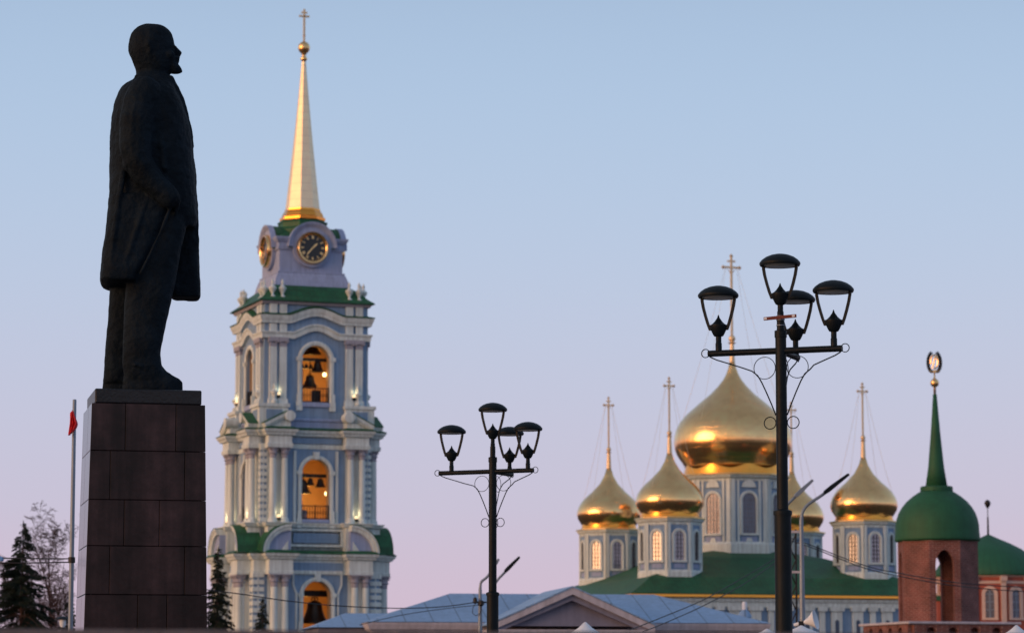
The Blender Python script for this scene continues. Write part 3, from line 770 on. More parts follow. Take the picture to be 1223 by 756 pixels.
# ================================================================== CATHEDRAL
DC = 336.0
KC = mpp(600, DC)
CX = at(876, 600, DC).x
CATH_RZ = 15.2
cath = thing('cathedral', 'blue and white cathedral with five gilded onion domes and a green hipped roof', 'cathedral', (CX, DC, 0), CATH_RZ)
def hC(h): return EYE + h*KC            # height given in photo pixels above the horizon at the cathedral's own distance
def cathedral():
    E = 184; He, Ht = 118.5, 176
    # roof: four slopes with a slight bell-cast
    def ringpts(e): return [(-e*KC, -e*KC), (e*KC, -e*KC), (e*KC, e*KC), (-e*KC, e*KC)]
    MB().sweep_plan(ringpts(E), [(.05, hC(He-1.5)), (.25, hC(He-1)), (.2, hC(He)), (-12*KC, hC(He+8)), (-30*KC, hC(He+19)), (-65*KC, hC(He+32)), (-100*KC, hC(He+45)), (-(E-50)*KC, hC(Ht-4)), (-(E-1)*KC, hC(Ht+4))]).build('roof', M['green'], cath)
    MB().sweep_plan(ringpts(E), [(.05, hC(He-4.4)), (.30, hC(He-4.3)), (.285, hC(He-1.5)), (.1, hC(He-1.4))]).build('gutter', M['gold_glow_tint'], cath)  # orange glints come from the glow-tinted colour
    w = E-4
    MB().box(-w*KC, w*KC, -w*KC, w*KC, 0, hC(He-3)).build('wall', M['blue'], cath)
    MB().sweep_plan(ringpts(w), [(0, hC(He-16)), (.15, hC(He-15.5)), (.2, hC(He-10)), (.35, hC(He-9)), (.45, hC(He-6)), (.1, hC(He-4.7))]).build('cornice', M['trim'], cath)
    # pilasters of the main faces: wide ones with slit windows, plain ones between
    step = 61.5*KC
    for k in range(4):
        m = RZ(90*k)
        for i in range(-3, 4):
            for off, wide in ((-20, False), (-2.5, True), (23, True)):
                c = i*step + off*KC; W = w*KC; z0, z1 = 0, hC(He-14)
                if abs(c) > W - 6*KC: continue
                hw = (6.4 if wide else 3.3)*KC
                MB(m).box(c-hw, c+hw, -W-.22, -W+.02, z0, z1).box(c-hw-.2, c+hw+.2, -W-.4, -W+.02, hC(He-19), z1).build('pilaster', M['trim'], cath)
                if wide:
                    for (a, b) in ((hC(He-49), hC(He-31)), (hC(He-84), hC(He-57))):
                        MB(m @ Matrix.Translation((c, 0, 0))).prism(archpoly(2.4*KC, a, b, 8), W+.235, W+.1).build('slit_window', M['slit'], cath)
    # drums
    def drum(cx, cy, Rp, zb, zt, name, main=False):
        """octagonal drum; Rp is the circumradius in pixels; local frame of the cathedral"""
        T = Matrix.Translation((cx, cy, 0)); ap = Rp*math.cos(R(22.5))*KC; side = 2*Rp*math.sin(R(22.5))*KC
        O8 = R(22.5)
        MB(T).lathe([(Rp*KC, zb-4), (Rp*KC, zt)], 8, a0=O8).build('drum', M['blue'], cath)
        r = Rp*KC
        pr = [(r*1.06, zb-2.5), (r*1.06, zb+.35), (r*1.03, zb+.55), (r*1.0, zb+.6)] if not main else [(r*1.05, zb-3), (r*1.05, zb+.9), (r*1.02, zb+1.15), (r*1.0, zb+1.2)]
        MB(T).lathe(pr, 8, a0=O8, cap=False).build('drum_base', M['trim'], cath)
        MB(T).lathe([(r*1.0, zt-.55), (r*1.02, zt-.5), (r*1.03, zt-.3), (r*1.1, zt-.12), (r*1.13, zt+.12), (r*.9, zt+.2)], 8, a0=O8).build('drum_cornice', M['trim'], cath)
        MB(T).lathe([(r*1.135, zt+.10), (r*1.16, zt+.16), (r*1.15, zt+.26), (r*.9, zt+.42)], 8, a0=O8).build('drum_gutter', M['gold_dull'], cath)
        for k in range(8):
            Q = T @ RZ(45*k)
            hw = side/2
            mb = MB(Q)                                      # corner pilasters (half on each face)
            pw = side*.115
            for sg in (-1, 1):
                a, b = sorted((sg*(hw-.01), sg*(hw-pw))); mb.box(a, b, -ap-.16, -ap+.02, zb+.3, zt-.3)
                if main:
                    a, b = sorted((sg*(hw-pw*1.5), sg*(hw-pw*2.0))); mb.box(a, b, -ap-.12, -ap+.02, zb+.3, zt-.3)
            mb.build('corner_pilaster', M['trim'], cath)
            ww = side*(.185 if main else .205); H = zt-zb
            z0 = zb + H*(.25 if main else .27); z1 = zb + H*(.70 if main else .72) - ww*.2
            # window surround
            inn = [(-ww, z0)] + arc(0, z1, ww, 180, 0, 14) + [(ww, z0)]
            fr = MB(Q).sweep_face(inn, [(0, ap-.03), (0, ap+.16), (.10, ap+.2), (.26, ap+.2), (.3, ap+.12), (.3, ap-.03)])
            fr.box(-ww-.32, ww+.32, -ap-.24, -ap+.02, z0-.22, z0)
            if main:
                fr.prism([(-ww*1.3, z1+ww+.65)] + arc(0, z1+ww+.68, ww*1.0, 180, 0, 10) + [(ww*1.3, z1+ww+.65)], ap+.2, ap-.02)
                fr.prism([(x*ww*.5, z0-1.0+ (1-abs(x))*.0) for x in (-1, 1)] + [(ww*.3, z0-.5), (-ww*.3, z0-.5)], ap+.16, ap-.02)
                pass
            wnd = fr.build('window', M['trim'], cath, auto=40)
            MB(Q).prism([(-ww, z0)] + [(ww, z0)] + arc(0, z1, ww, 0, 180, 14)[0:], ap+.03, ap-.02).build('pane', M['pane_main'] if main else M['pane'], wnd)
            mb = MB(Q); nb = 4 if main else 3; nr = 9 if main else 7
            for i in range(1, nb):
                x = -ww + 2*ww*i/nb; hh = z1 + math.sqrt(max(0, ww*ww-x*x))
                mb.box(x-.035, x+.035, -ap-.09, -ap-.02, z0, hh)
            for j in range(1, nr):
                zz = z0 + (z1+ww-z0)*j/nr; hx = ww if zz < z1 else math.sqrt(max(.01, ww*ww-(zz-z1)**2))
                mb.box(-hx, hx, -ap-.08, -ap-.025, zz-.03, zz+.03)
            mb.build('glazing_bars', M['iron'] if not main else M['steel'], wnd)
            # small panels above and below
            MB(Q).box(-ww*1.15, ww*1.15, -ap-.05, -ap+.02, zb+H*.13, zb+H*.21).build('drum_panel', M['blue_pale'], cath)
    def onion(cx, cy, prof, valz, vr, name_lab, nstem, cross_h, cross_w, ballr, chain_r, chain_z):
        T = Matrix.Translation((cx, cy, 0))
        dome = MB(T).lathe(prof, 64).build('onion_dome', M['gold'], cath, smooth=True)
        # scalloped valance: flared skirt with ogee crests
        mb = MB(T); n = 96; z0, z1, z2 = valz; rows = []
        for j, (rr, t) in enumerate(((vr[0], 0), (vr[1], .35), (vr[2], .75), (vr[2]*.985, 1.0))):
            row = []
            for i in range(n):
                a = 2*math.pi*i/n; u = ((i/n*8 + .5) % 1)*2-1
                crest = (1-abs(u))**1.6
                zz = z0 + (z1-z0)*t + (z2-z1)*crest*max(0, t-.3)/.7
                row.append((rr*math.cos(a), rr*math.sin(a), zz))
            rows.append(mb.V(row))
        for a, b in zip(rows, rows[1:]):
            for i in range(n):
                j = (i+1) % n; mb.f.append([a+i, a+j, b+j, b+i])
        mb.build('valance', M['gold_glow_tint'], cath, smooth=True)  # warm glow round the skirt is put into this tinted gilding
        zt = prof[-1][1]; rt = prof[-1][0]
        zb = nstem
        ball = MB(T).lathe([(rt*1.05, zt-.05), (rt*.75, zb-ballr*1.6), (ballr*1.25, zb-ballr*1.2), (ballr*.5, zb-ballr)] + [(ballr*math.sin(R(a)), zb-ballr*math.cos(R(a))) for a in range(40, 160, 20)] + [(.1, zb+ballr*1.1)], 16).build('dome_ball', M['gold_wire'], cath, auto=50)
        top = zb + cross_h; th = .11 if cross_h > 7.5 else .08
        mb = MB(T @ RZ(4)); mb.box(-th, th, -th, th, zb, top)
        bz = zb + cross_h*.86
        mb.box(-cross_w/2, cross_w/2, -th*.9, th*.9, bz-th, bz+th)
        mb.box(-cross_w*.24, cross_w*.24, -th*.88, th*.88, zb+cross_h*.935-th*.8, zb+cross_h*.935+th*.8)
        for x, z in ((-cross_w/2, bz), (cross_w/2, bz), (0, top)):
            mb.lathe([(.02, z-th*2.2), (th*2.2, z), (.02, z+th*2.2)], 6, c=(x, 0))
        for q in (-1, 1):
            mb.tube([(q*.1, 0, bz-cross_w*.33), (q*cross_w*.2, 0, bz-cross_w*.12)], th*.4, 4)
        mb.build('cross', M['gold_wire'], ball)
        for a in (35, 145, 215, 325):
            ca, sa = math.cos(R(a)), math.sin(R(a)); p0 = Vector((ca*cross_w*.4, sa*cross_w*.1, bz)); p1 = Vector((ca*chain_r, sa*chain_r, chain_z))
            pts = []
            for i in range(9):
                t = i/8; p = p0.lerp(p1, t); p.z -= math.sin(t*math.pi)*.5; pts.append(p)
            MB(T).tube(pts, .015, 4, cap=False).build('chain', M['gold_wire'], ball)
    C, S = math.cos(R(CATH_RZ)), math.sin(R(CATH_RZ))
    # outline of the domes in photo pixels: (py, radius); heights measured at the dome's own distance
    small = [(541, 3.0), (551, 6.2), (561, 12), (571.5, 22), (578, 29.5), (584, 35), (590, 38.6), (596, 40.6), (601, 40.9), (606, 39.4), (611, 36.2), (615, 33.6), (618, 32.5)]
    g = 119*KC
    # offsets (local) -> the four corners of a square
    for (lx, ly, pxc, ref, tweak) in ((-g, -g, 803, 0, 0), (g, -g, 1027, 4, 0), (-g, g, 727, 9.5, 0), (g, g, 948, 13, 0)):
        wy = DC + lx*S + ly*C; k = mpp(600, wy)
        f = wy/ (DC + (-g)*S + (-g)*C)
        z = lambda py: at(803, 835-(835-py)*1.0, DC - g*S - g*C).z
        prof = [(r*mpp(600, DC-g*S-g*C), z(py)) for py, r in small][::-1]
        drum(lx, ly, 36.8*mpp(600, DC-g*S-g*C)/KC, z(689)+.1, z(622), 'drum')
        kk = mpp(600, DC-g*S-g*C)
        onion(lx, ly, prof, (z(621.5), z(615), z(611.5)), (36.6*kk, 35.6*kk, 35.3*kk), '', z(517), (517-451)*kk, 12.5*kk, 3.0*kk, 36*kk, z(588))
    big = [(432, 3.2), (440.6, 5.2), (448, 8), (454, 11.5), (462, 18), (471.6, 27.5), (480, 38), (489, 48.5), (497, 57.5), (506, 64.5), (514, 68.4), (523, 70.4), (530, 70.8), (537, 69.8), (544, 66.8), (551, 62.0), (556, 58.5), (560, 57)]
    z = lambda py: at(876, py, DC).z
    drum(0, 0, 59, z(662), z(572), 'drum', True)
    onion(0, 0, [(r*KC, z(py)) for py, r in big][::-1], (z(571), z(562), z(555.5)), (60.2*KC, 59.0*KC, 58.7*KC), '', z(404.5), (404.5-304)*KC, 21.5*KC, 4.2*KC, 64*KC, z(505))
cathedral()

# ================================================================== FORTRESS TOWER WITH BRICK LANTERN
def fortress():
    D = 230.0; k = mpp(640, D); X = at(1119.5, 640, D).x
    z = lambda py: at(1119, py, D).z
    t = thing('fortress_tower', 'red brick tower with arched lantern, green dome and spire topped by a wreath emblem', 'tower', (X, D, 0), 0)
    # machicolated square top, turned so that the left face is foreshortened
    A = 17.0; m = RZ(A); w = 70*k
    zt = z(744.5)
    body = MB(m).box(-w+.7, w-.7, -w+.7, w-.7, 0, zt-.4).build('tower_body', M['brick'], t)
    MB(m).box(-w-.15, w+.15, -w-.15, w+.15, zt-.14, zt+.05).build('coping', M['palegrey'], t, bevel=.06)
    n = 5
    for kk in range(4):
        Q = m @ RZ(90*kk); st = 2*w/n
        for i in range(n):
            c = -w + st*(i+.5)
            e = st*.30
            MB(Q).box(c-e, c+e, -w, -w+.9, zt-3.2, zt-.16).build('corbel', M['brick'], t, bevel=.05)
            # scalloped drip of the coping between corbels
        for i in range(n):
            c = -w + st*i
            if i == 0: continue
            MB(Q).prism([(c-st*.5, zt-.145), (c-st*.22, zt-.72)] + arc(c, zt-.74, st*.21, 180, 0, 10)[1:-1] + [(c+st*.22, zt-.72), (c+st*.5, zt-.145)], w-.06, w-.5).build('arch_infill', M['brick'], t)
    # octagonal open lantern
    Rr = 48.5*k; ap = Rr*math.cos(R(22.5)); side = 2*Rr*math.sin(R(22.5)); base = z(746); top = z(646.5)
    L0 = 2.5
    for j in range(8):
        Q = RZ(L0 + 45*j)
        hw = side/2; T = 11*k
        inner = (ap-T)*math.tan(R(22.5))
        if j % 2 == 1:
            n_ = MB(Q); n_.hexa([(-hw, -ap, base), (hw, -ap, base), (inner, -ap+T, base), (-inner, -ap+T, base)], [(-hw, -ap, top), (hw, -ap, top), (inner, -ap+T, top), (-inner, -ap+T, top)])
            n_.build('pier', M['brick'], t)
        else:
            o = 10.9*k; zs = z(676)
            gh = z(658)
            arcp = [(-o, zs), (-o*.94, zs+(gh-zs)*.35), (-o*.72, zs+(gh-zs)*.66), (-o*.4, zs+(gh-zs)*.88), (0, gh), (o*.4, zs+(gh-zs)*.88), (o*.72, zs+(gh-zs)*.66), (o*.94, zs+(gh-zs)*.35), (o, zs)]
            mb = MB(Q)
            for sg in (-1, 1):
                a, b = (sg*hw, sg*o)
                q = [(a, -ap), (b, -ap), (b, -ap+T), (sg*inner if inner > o else sg*o*1.001, -ap+T)]
                mb.prismz(q if sg < 0 else q[::-1], base, zs)
            poly = [(-hw, zs)] + arcp + [(hw, zs), (hw, top), (-hw, top)]
            kq = len(poly); n0 = mb.V([(a, -ap, b) for a, b in poly] + [(max(-inner, min(inner, a)) if abs(a) > o else a*min(1, inner/o), -ap+T, b) for a, b in poly])
            mb.f.append([n0+i for i in range(kq)]); mb.f.append([n0+kq+i for i in range(kq)][::-1])
            for i in range(kq):
                i2 = (i+1) % kq; mb.f.append([n0+i, n0+i2, n0+kq+i2, n0+kq+i])
            mb.build('pier', M['brick'], t)
    for py in (674,):
        pass
    MB().lathe([(Rr*.98, top-.05), (Rr*1.02, top), (Rr*1.05, top+.12), (Rr*1.05, top+.2), (Rr*.98, top+.25)], 32).build('eave', M['green_dome'], t, smooth=False)
    pr = [(0.3, top+.05)]
    for py, r in ((646, 50.5), (644.5, 50.8), (640, 50.4), (634, 49.8), (627, 49.6), (620, 48.2), (613, 45.8), (606, 41.8), (599, 36), (593, 29), (588, 21.5), (584.5, 15)):
        pr.append((r*k, z(py)))
    MB().lathe(pr, 56).build('dome', M['green_dome'], t, smooth=True)
    MB().lathe([(19.5*k, z(586.5)), (19.5*k, z(581.8)), (18*k, z(580.8)), (12*k, z(580.5))], 24).build('dome_collar', M['green_dome'], t, auto=40)
    MB().lathe([(13.2*k, z(581)), (9.6*k, z(558)), (5.6*k, z(515)), (2.3*k, z(471))], 24).build('spire', M['green_dome'], t, smooth=True)
    b = MB().lathe([(1.6*k, z(472)), (1.5*k, z(463))] + [(5.2*k*math.sin(R(a)), z(457.3)-5.2*k*math.cos(R(a))) for a in range(20, 170, 15)] + [(1.1*k, z(451)), (.8*k, z(443))], 18).build('finial_ball', M['gold_dull'], t, smooth=True)
    # emblem: two dark wheat ears forming an open oval, inside it a gilt sickle, hammer and ribbon
    zc = z(432.5); e = MB()
    for sg in (-1, 1):
        for i in range(15):
            a = R(-72 + 122*i/14); c = Vector((sg*7.2*k*math.cos(a)*(1.0), 0, zc + 12.4*k*math.sin(a)))
            tang = Vector((-sg*math.sin(a)*.6, 0, math.cos(a))).normalized()
            outw = Vector((sg*math.cos(a), 0, math.sin(a)))
            for q in (-.35, .6):
                dirv = (tang + outw*q).normalized()
                e.tube([c - dirv*.06, c + dirv*.08, c + dirv*.26], [.05, .10, .01], 5)
    em = e.build('wreath', M['granite_dark'], t)
    g = MB()
    g.tube([(4.2*k*math.cos(a), -.02, zc + .5*k + 8.2*k*math.sin(a)) for a in [R(-100 + 300*i/20) for i in range(21)]], .07, 6)
    g.tube([(-2.6*k, -.02, zc-8*k), (1.0*k, -.02, zc+5*k)], .06, 6); g.box(-.4*k, 3.0*k, -.08, .06, zc+4.2*k, zc+6.4*k)
    for sg in (-1, 1): g.tube([(0, 0, zc-10.5*k), (sg*3*k, 0, zc-12*k), (sg*6*k, 0, zc-10*k)], .10, 6)
    g.box(-1.6*k, 1.6*k, -.1, .1, zc-12.8*k, zc-9.8*k)
    g.build('emblem', M['gold_dull'], t)
fortress()

# ================================================================== RED CHURCH
def red_church():
    D = 285.0; k = mpp(680, D); X = at(1181, 680, D).x; z = lambda py: at(1181, py, D).z
    t = thing('red_church', 'red church rotunda with cream pilasters, tall arched windows and a ribbed green dome', 'church', (X, D, 0), 0)
    n = 12; Rr = 62*k; a0 = R(6.5-90)
    MB().lathe([(Rr, 0), (Rr, z(690))], n, a0=a0).build('wall', M['brick_plain'], t)
    MB().lathe([(Rr*1.0, z(699)), (Rr*1.012, z(698.5)), (Rr*1.012, z(696)), (Rr*1.0, z(695.5))], n, a0=a0, cap=False).build('string_course', M['church_trim'], t)
    MB().lathe([(Rr, z(691)), (Rr*1.02, z(690)), (Rr*1.04, z(688.5)), (Rr, z(688))], n, a0=a0, cap=False).build('cornice', M['church_trim'], t)
    pr = [(64.5*k, z(688.8))]
    for py, r in ((687.5, 65), (680, 62.5), (672, 57.5), (664, 50), (656, 39.5), (649, 26), (643, 12), (638.5, 2.4)): pr.append((r*k, z(py)))
    MB().lathe(pr, 48).build('dome', M['green_rib'], t, smooth=True)
    f = MB().lathe([(1.3*k, z(640)), (1.0*k, z(618)), (.55*k, z(617)), (.5*k, z(607)), (1.6*k, z(606)), (3.6*k, z(602)), (3.9*k, z(600)), (2.2*k, z(597.5)), (.3*k, z(596.5))], 14).build('finial', M['iron'], t, smooth=True)
    ap = Rr*math.cos(math.pi/n)
    for j in range(n):
        Q = Matrix.Rotation(a0 + math.pi/2 + 2*math.pi*j/n, 4, 'Z')
        o = MB(Matrix.Rotation(a0 + math.pi/2 + 2*math.pi*j/n, 4, 'Z')).box(-3*k, 3*k, -Rr-.12, -Rr+.35, 0, z(696)).box(-3.9*k, 3.9*k, -Rr-.3, -Rr+.35, z(695.9), z(690.2)).build('pilaster', M['church_trim'], t)
        Q = Matrix.Rotation(a0 + math.pi/2 + 2*math.pi*(j+.5)/n, 4, 'Z')
        ww = 5.2*k; zs, z1 = z(739), z(711)
        fr = MB(Q).sweep_face([(-ww, zs)] + arc(0, z1, ww, 180, 0, 12) + [(ww, zs)], [(0, ap-.02), (0, ap+.15), (.33, ap+.15), (.33, ap-.02)])
        fr.box(-ww-.35, ww+.35, -ap-.22, -ap+.02, zs-.2, zs)
        wn = fr.build('window', M['church_trim'], t)
        MB(Q).prism(archpoly(ww, zs, z1), ap+.03, ap-.02).build('pane', M['pane_dark'], wn)
        mb = MB(Q); mb.box(-.07, .07, -ap-.09, -ap-.02, zs, z1+ww)
        for i in range(1, 4): zz = zs + (z1-zs)*i/3; mb.box(-ww, ww, -ap-.085, -ap-.02, zz-.05, zz+.05)
        mb.build('glazing_bars', M['steel'], wn)
    # lower wing with its own green roof on the left, seen through the brick lantern
    MB().box(-66*k, -40*k, -30*k, 40*k, 0, z(718)).build('wing', M['brick_plain'], t)
    MB().box(-68*k, -38*k, -33*k, 43*k, z(717.9), z(712)).build('wing_roof', M['green'], t)
red_church()

# ================================================================== BLUE-ROOFED PAVILION
def pavilion():
    D = 130.0; k = mpp(730, D); X = at(660, 730, D).x; z = lambda py, dd=0: at(660, py, D-dd).z
    A = 9.0
    t = thing('pavilion', 'long low pavilion with pale blue metal hipped roof and grey gabled portico', 'building', (X, D, 0), A)
    L, Dp = 8.5, 4.6
    ze, zr = z(743, 4.5), z(709, 0)
    mb = MB(); rl = 4.45
    n = mb.V([(-L, -Dp, ze), (L, -Dp, ze), (L, Dp, ze), (-L, Dp, ze), (-rl, 0, zr), (rl, 0, zr)])
    mb.f += [[n, n+1, n+5, n+4], [n+1, n+2, n+5], [n+2, n+3, n+4, n+5], [n+3, n, n+4], [n, n+3, n+2, n+1]]
    mb.build('hipped_roof', M['bluemetal'], t)
    P = [(-L+.35, -Dp+.35), (L-.35, -Dp+.35), (L-.35, Dp-.35), (-L+.35, Dp-.35)]
    MB().prismz(P, 0, ze-.1).build('wall', M['grey'], t)
    MB().sweep_plan(P, [(0, ze-.75), (.06, ze-.7), (.1, ze-.45), (.25, ze-.3), (.32, ze-.12), (.34, ze-.02), (0, ze-.02)]).build('cornice', M['palegrey'], t)
    # lower wing on the left
    L2 = -L - .45; z2 = z(733); z2e = z(749, 4)
    mb = MB(); n = mb.V([(L2-1.7, -3.0, z2e), (-L+2.5, -3.0, z2e), (-L+2.5, 3.4, z2e), (L2-1.7, 3.4, z2e), (L2+.0, 0, z2), (-L+2.5, 0, z2)])
    mb.f += [[n, n+1, n+5, n+4], [n+2, n+3, n+4, n+5], [n+3, n, n+4], [n+1, n+2, n+5], [n, n+3, n+2, n+1]]
    mb.build('wing_roof', M['bluemetal'], t)
    MB().box(L2-1.4, -L+2.4, -2.7, 3.1, 0, z2e-.03).build('wing_wall', M['grey'], t)
    # gabled portico
    c0 = -.42; hw = 3.3; yF = -Dp-2.6; za = z(704, 7.2); zb = z(750, 7.2)
    mb = MB(Matrix.Translation((c0, 0, 0)))
    mb.prism([(-hw+.5, zb+.1), (hw-.5, zb+.1), (0, za-.35)], -yF-.45, 0.2); mb.build('tympanum', M['grey'], t)
    for sg in (-1, 1):
        path = [(sg*(hw+.1), zb), (0, za)] if sg < 0 else [(0, za), (sg*(hw+.1), zb)]
        mb = MB(Matrix.Translation((c0, 0, 0)))
        mb.prism([(0, za-.18), (sg*(hw+.1), zb-.18+.05), (sg*(hw+.1), zb+.12), (0, za+.10)], -yF+.05, -yF-.5)
        mb.build('raking_cornice', M['palegrey'], t)
        mb = MB(Matrix.Translation((c0, 0, 0)))
        mb.prism([(0, za-.42), (sg*(hw-.35), zb-.12), (sg*(hw-.1), zb+.0), (0, za-.17)], -yF-.1, -yF-.5)
        mb.build('raking_moulding', M['grey'], t)
        mb = MB(Matrix.Translation((c0, 0, 0)))
        mb.prism([(0, za+.10), (sg*(hw+.15), zb+.12), (sg*(hw+.15), zb+.17), (0, za+.16)], -yF+.08, 0.3)
        mb.build('gable_roof', M['bluemetal'], t)
    MB(Matrix.Translation((c0, 0, 0))).box(-hw-.1, hw+.1, yF-.08, -Dp+.4, zb-.5, zb-.05).build('portico_cornice', M['palegrey'], t)
    for i in range(6):
        x = c0 - hw + .5 + (2*hw-1)*i/5
        MB().lathe([(.30, 0), (.30, .2), (.24, .25), (.20, zb-.8), (.27, zb-.7), (.27, zb-.52)], 16, c=(x, yF+.3)).build('column', M['palegrey'], t, auto=50)
    for i in range(9):                                     # windows of the long wall
        x = -L + 1.2 + i*1.95
        if abs(x-c0) < 4.2: continue
        MB().box(x-.5, x+.5, -Dp+.28, -Dp+.4, 1.0, 3.0).build('window', M['pane_dark'], t)
pavilion()

# ================================================================== PEDESTAL AND STATUE
DS = 45.0
KS = mpp(500, DS)
PED_RZ = 12.2
PX = at(170.3, 560, DS)
SX = at(172.5, 560, DS)
def pedestal():
    t = thing('pedestal', 'tall tapering pedestal of dark red granite blocks under the statue', 'pedestal', (PX.x, DS, 0), PED_RZ)
    z = lambda py: at(172, py, DS-.84).z
    hwf = lambda py: (66.6 + (py-482)*(71.6-66.6)/268)*KS
    rows = [482, 538.5, 597, 652, 710, 768, 826, 884, 940]
    joints = [(-27, 32), (-44, 43), (-27, 14), (-43, 44), (-10, 24), (-40, 40), (-20, 28), (-42, 36)]
    MB().hexa([(-hwf(940)+.1, -hwf(940)+.1, z(940)), (hwf(940)-.1, -hwf(940)+.1, z(940)), (hwf(940)-.1, hwf(940)-.1, z(940)), (-hwf(940)+.1, hwf(940)-.1, z(940))],
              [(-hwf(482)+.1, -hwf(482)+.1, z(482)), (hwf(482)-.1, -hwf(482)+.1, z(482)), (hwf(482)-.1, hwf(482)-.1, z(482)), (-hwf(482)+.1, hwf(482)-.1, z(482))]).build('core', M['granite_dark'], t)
    g = .0035
    for i, (a, b) in enumerate(zip(rows, rows[1:])):
        h1, h0 = hwf(a), hwf(b); z1, z0 = z(a)-g, z(b)+g
        j1, j2 = joints[i][0]*KS, joints[i][1]*KS
        xs = [(-1, None), (None, j1), (None, j2), (1, None)]
        def X(c, h): return c[0]*h if c[0] is not None else c[1]
        mid = (.12 if i % 2 else -.2)
        for (c0, c1) in zip(xs, xs[1:]):
            for (ya, yb) in (((-1, None), (None, mid)), ((None, mid), (1, None))):
                def corner(cx, cy, h, sx, sy): return (X(cx, h) + g*sx, X(cy, h) + g*sy)
                bot = [(*corner(c0, ya, h0, 1, 1), z0), (*corner(c1, ya, h0, -1, 1), z0), (*corner(c1, yb, h0, -1, -1), z0), (*corner(c0, yb, h0, 1, -1), z0)]
                top = [(*corner(c0, ya, h1, 1, 1), z1), (*corner(c1, ya, h1, -1, 1), z1), (*corner(c1, yb, h1, -1, -1), z1), (*corner(c0, yb, h1, 1, -1), z1)]
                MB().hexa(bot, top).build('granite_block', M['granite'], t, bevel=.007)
    c = 62.5*KS
    MB().box(-c, c, -c, c, z(482)+.002, z(464.3)).build('cap', M['granite_dark'], t, bevel=.02)
    e = hwf(940)+.25
    MB().box(-e, e, -e, e, .02, z(940)-.01).build('base_step', M['granite_dark'], t, bevel=.02)
    return z(464.3)
ZTOP = pedestal()

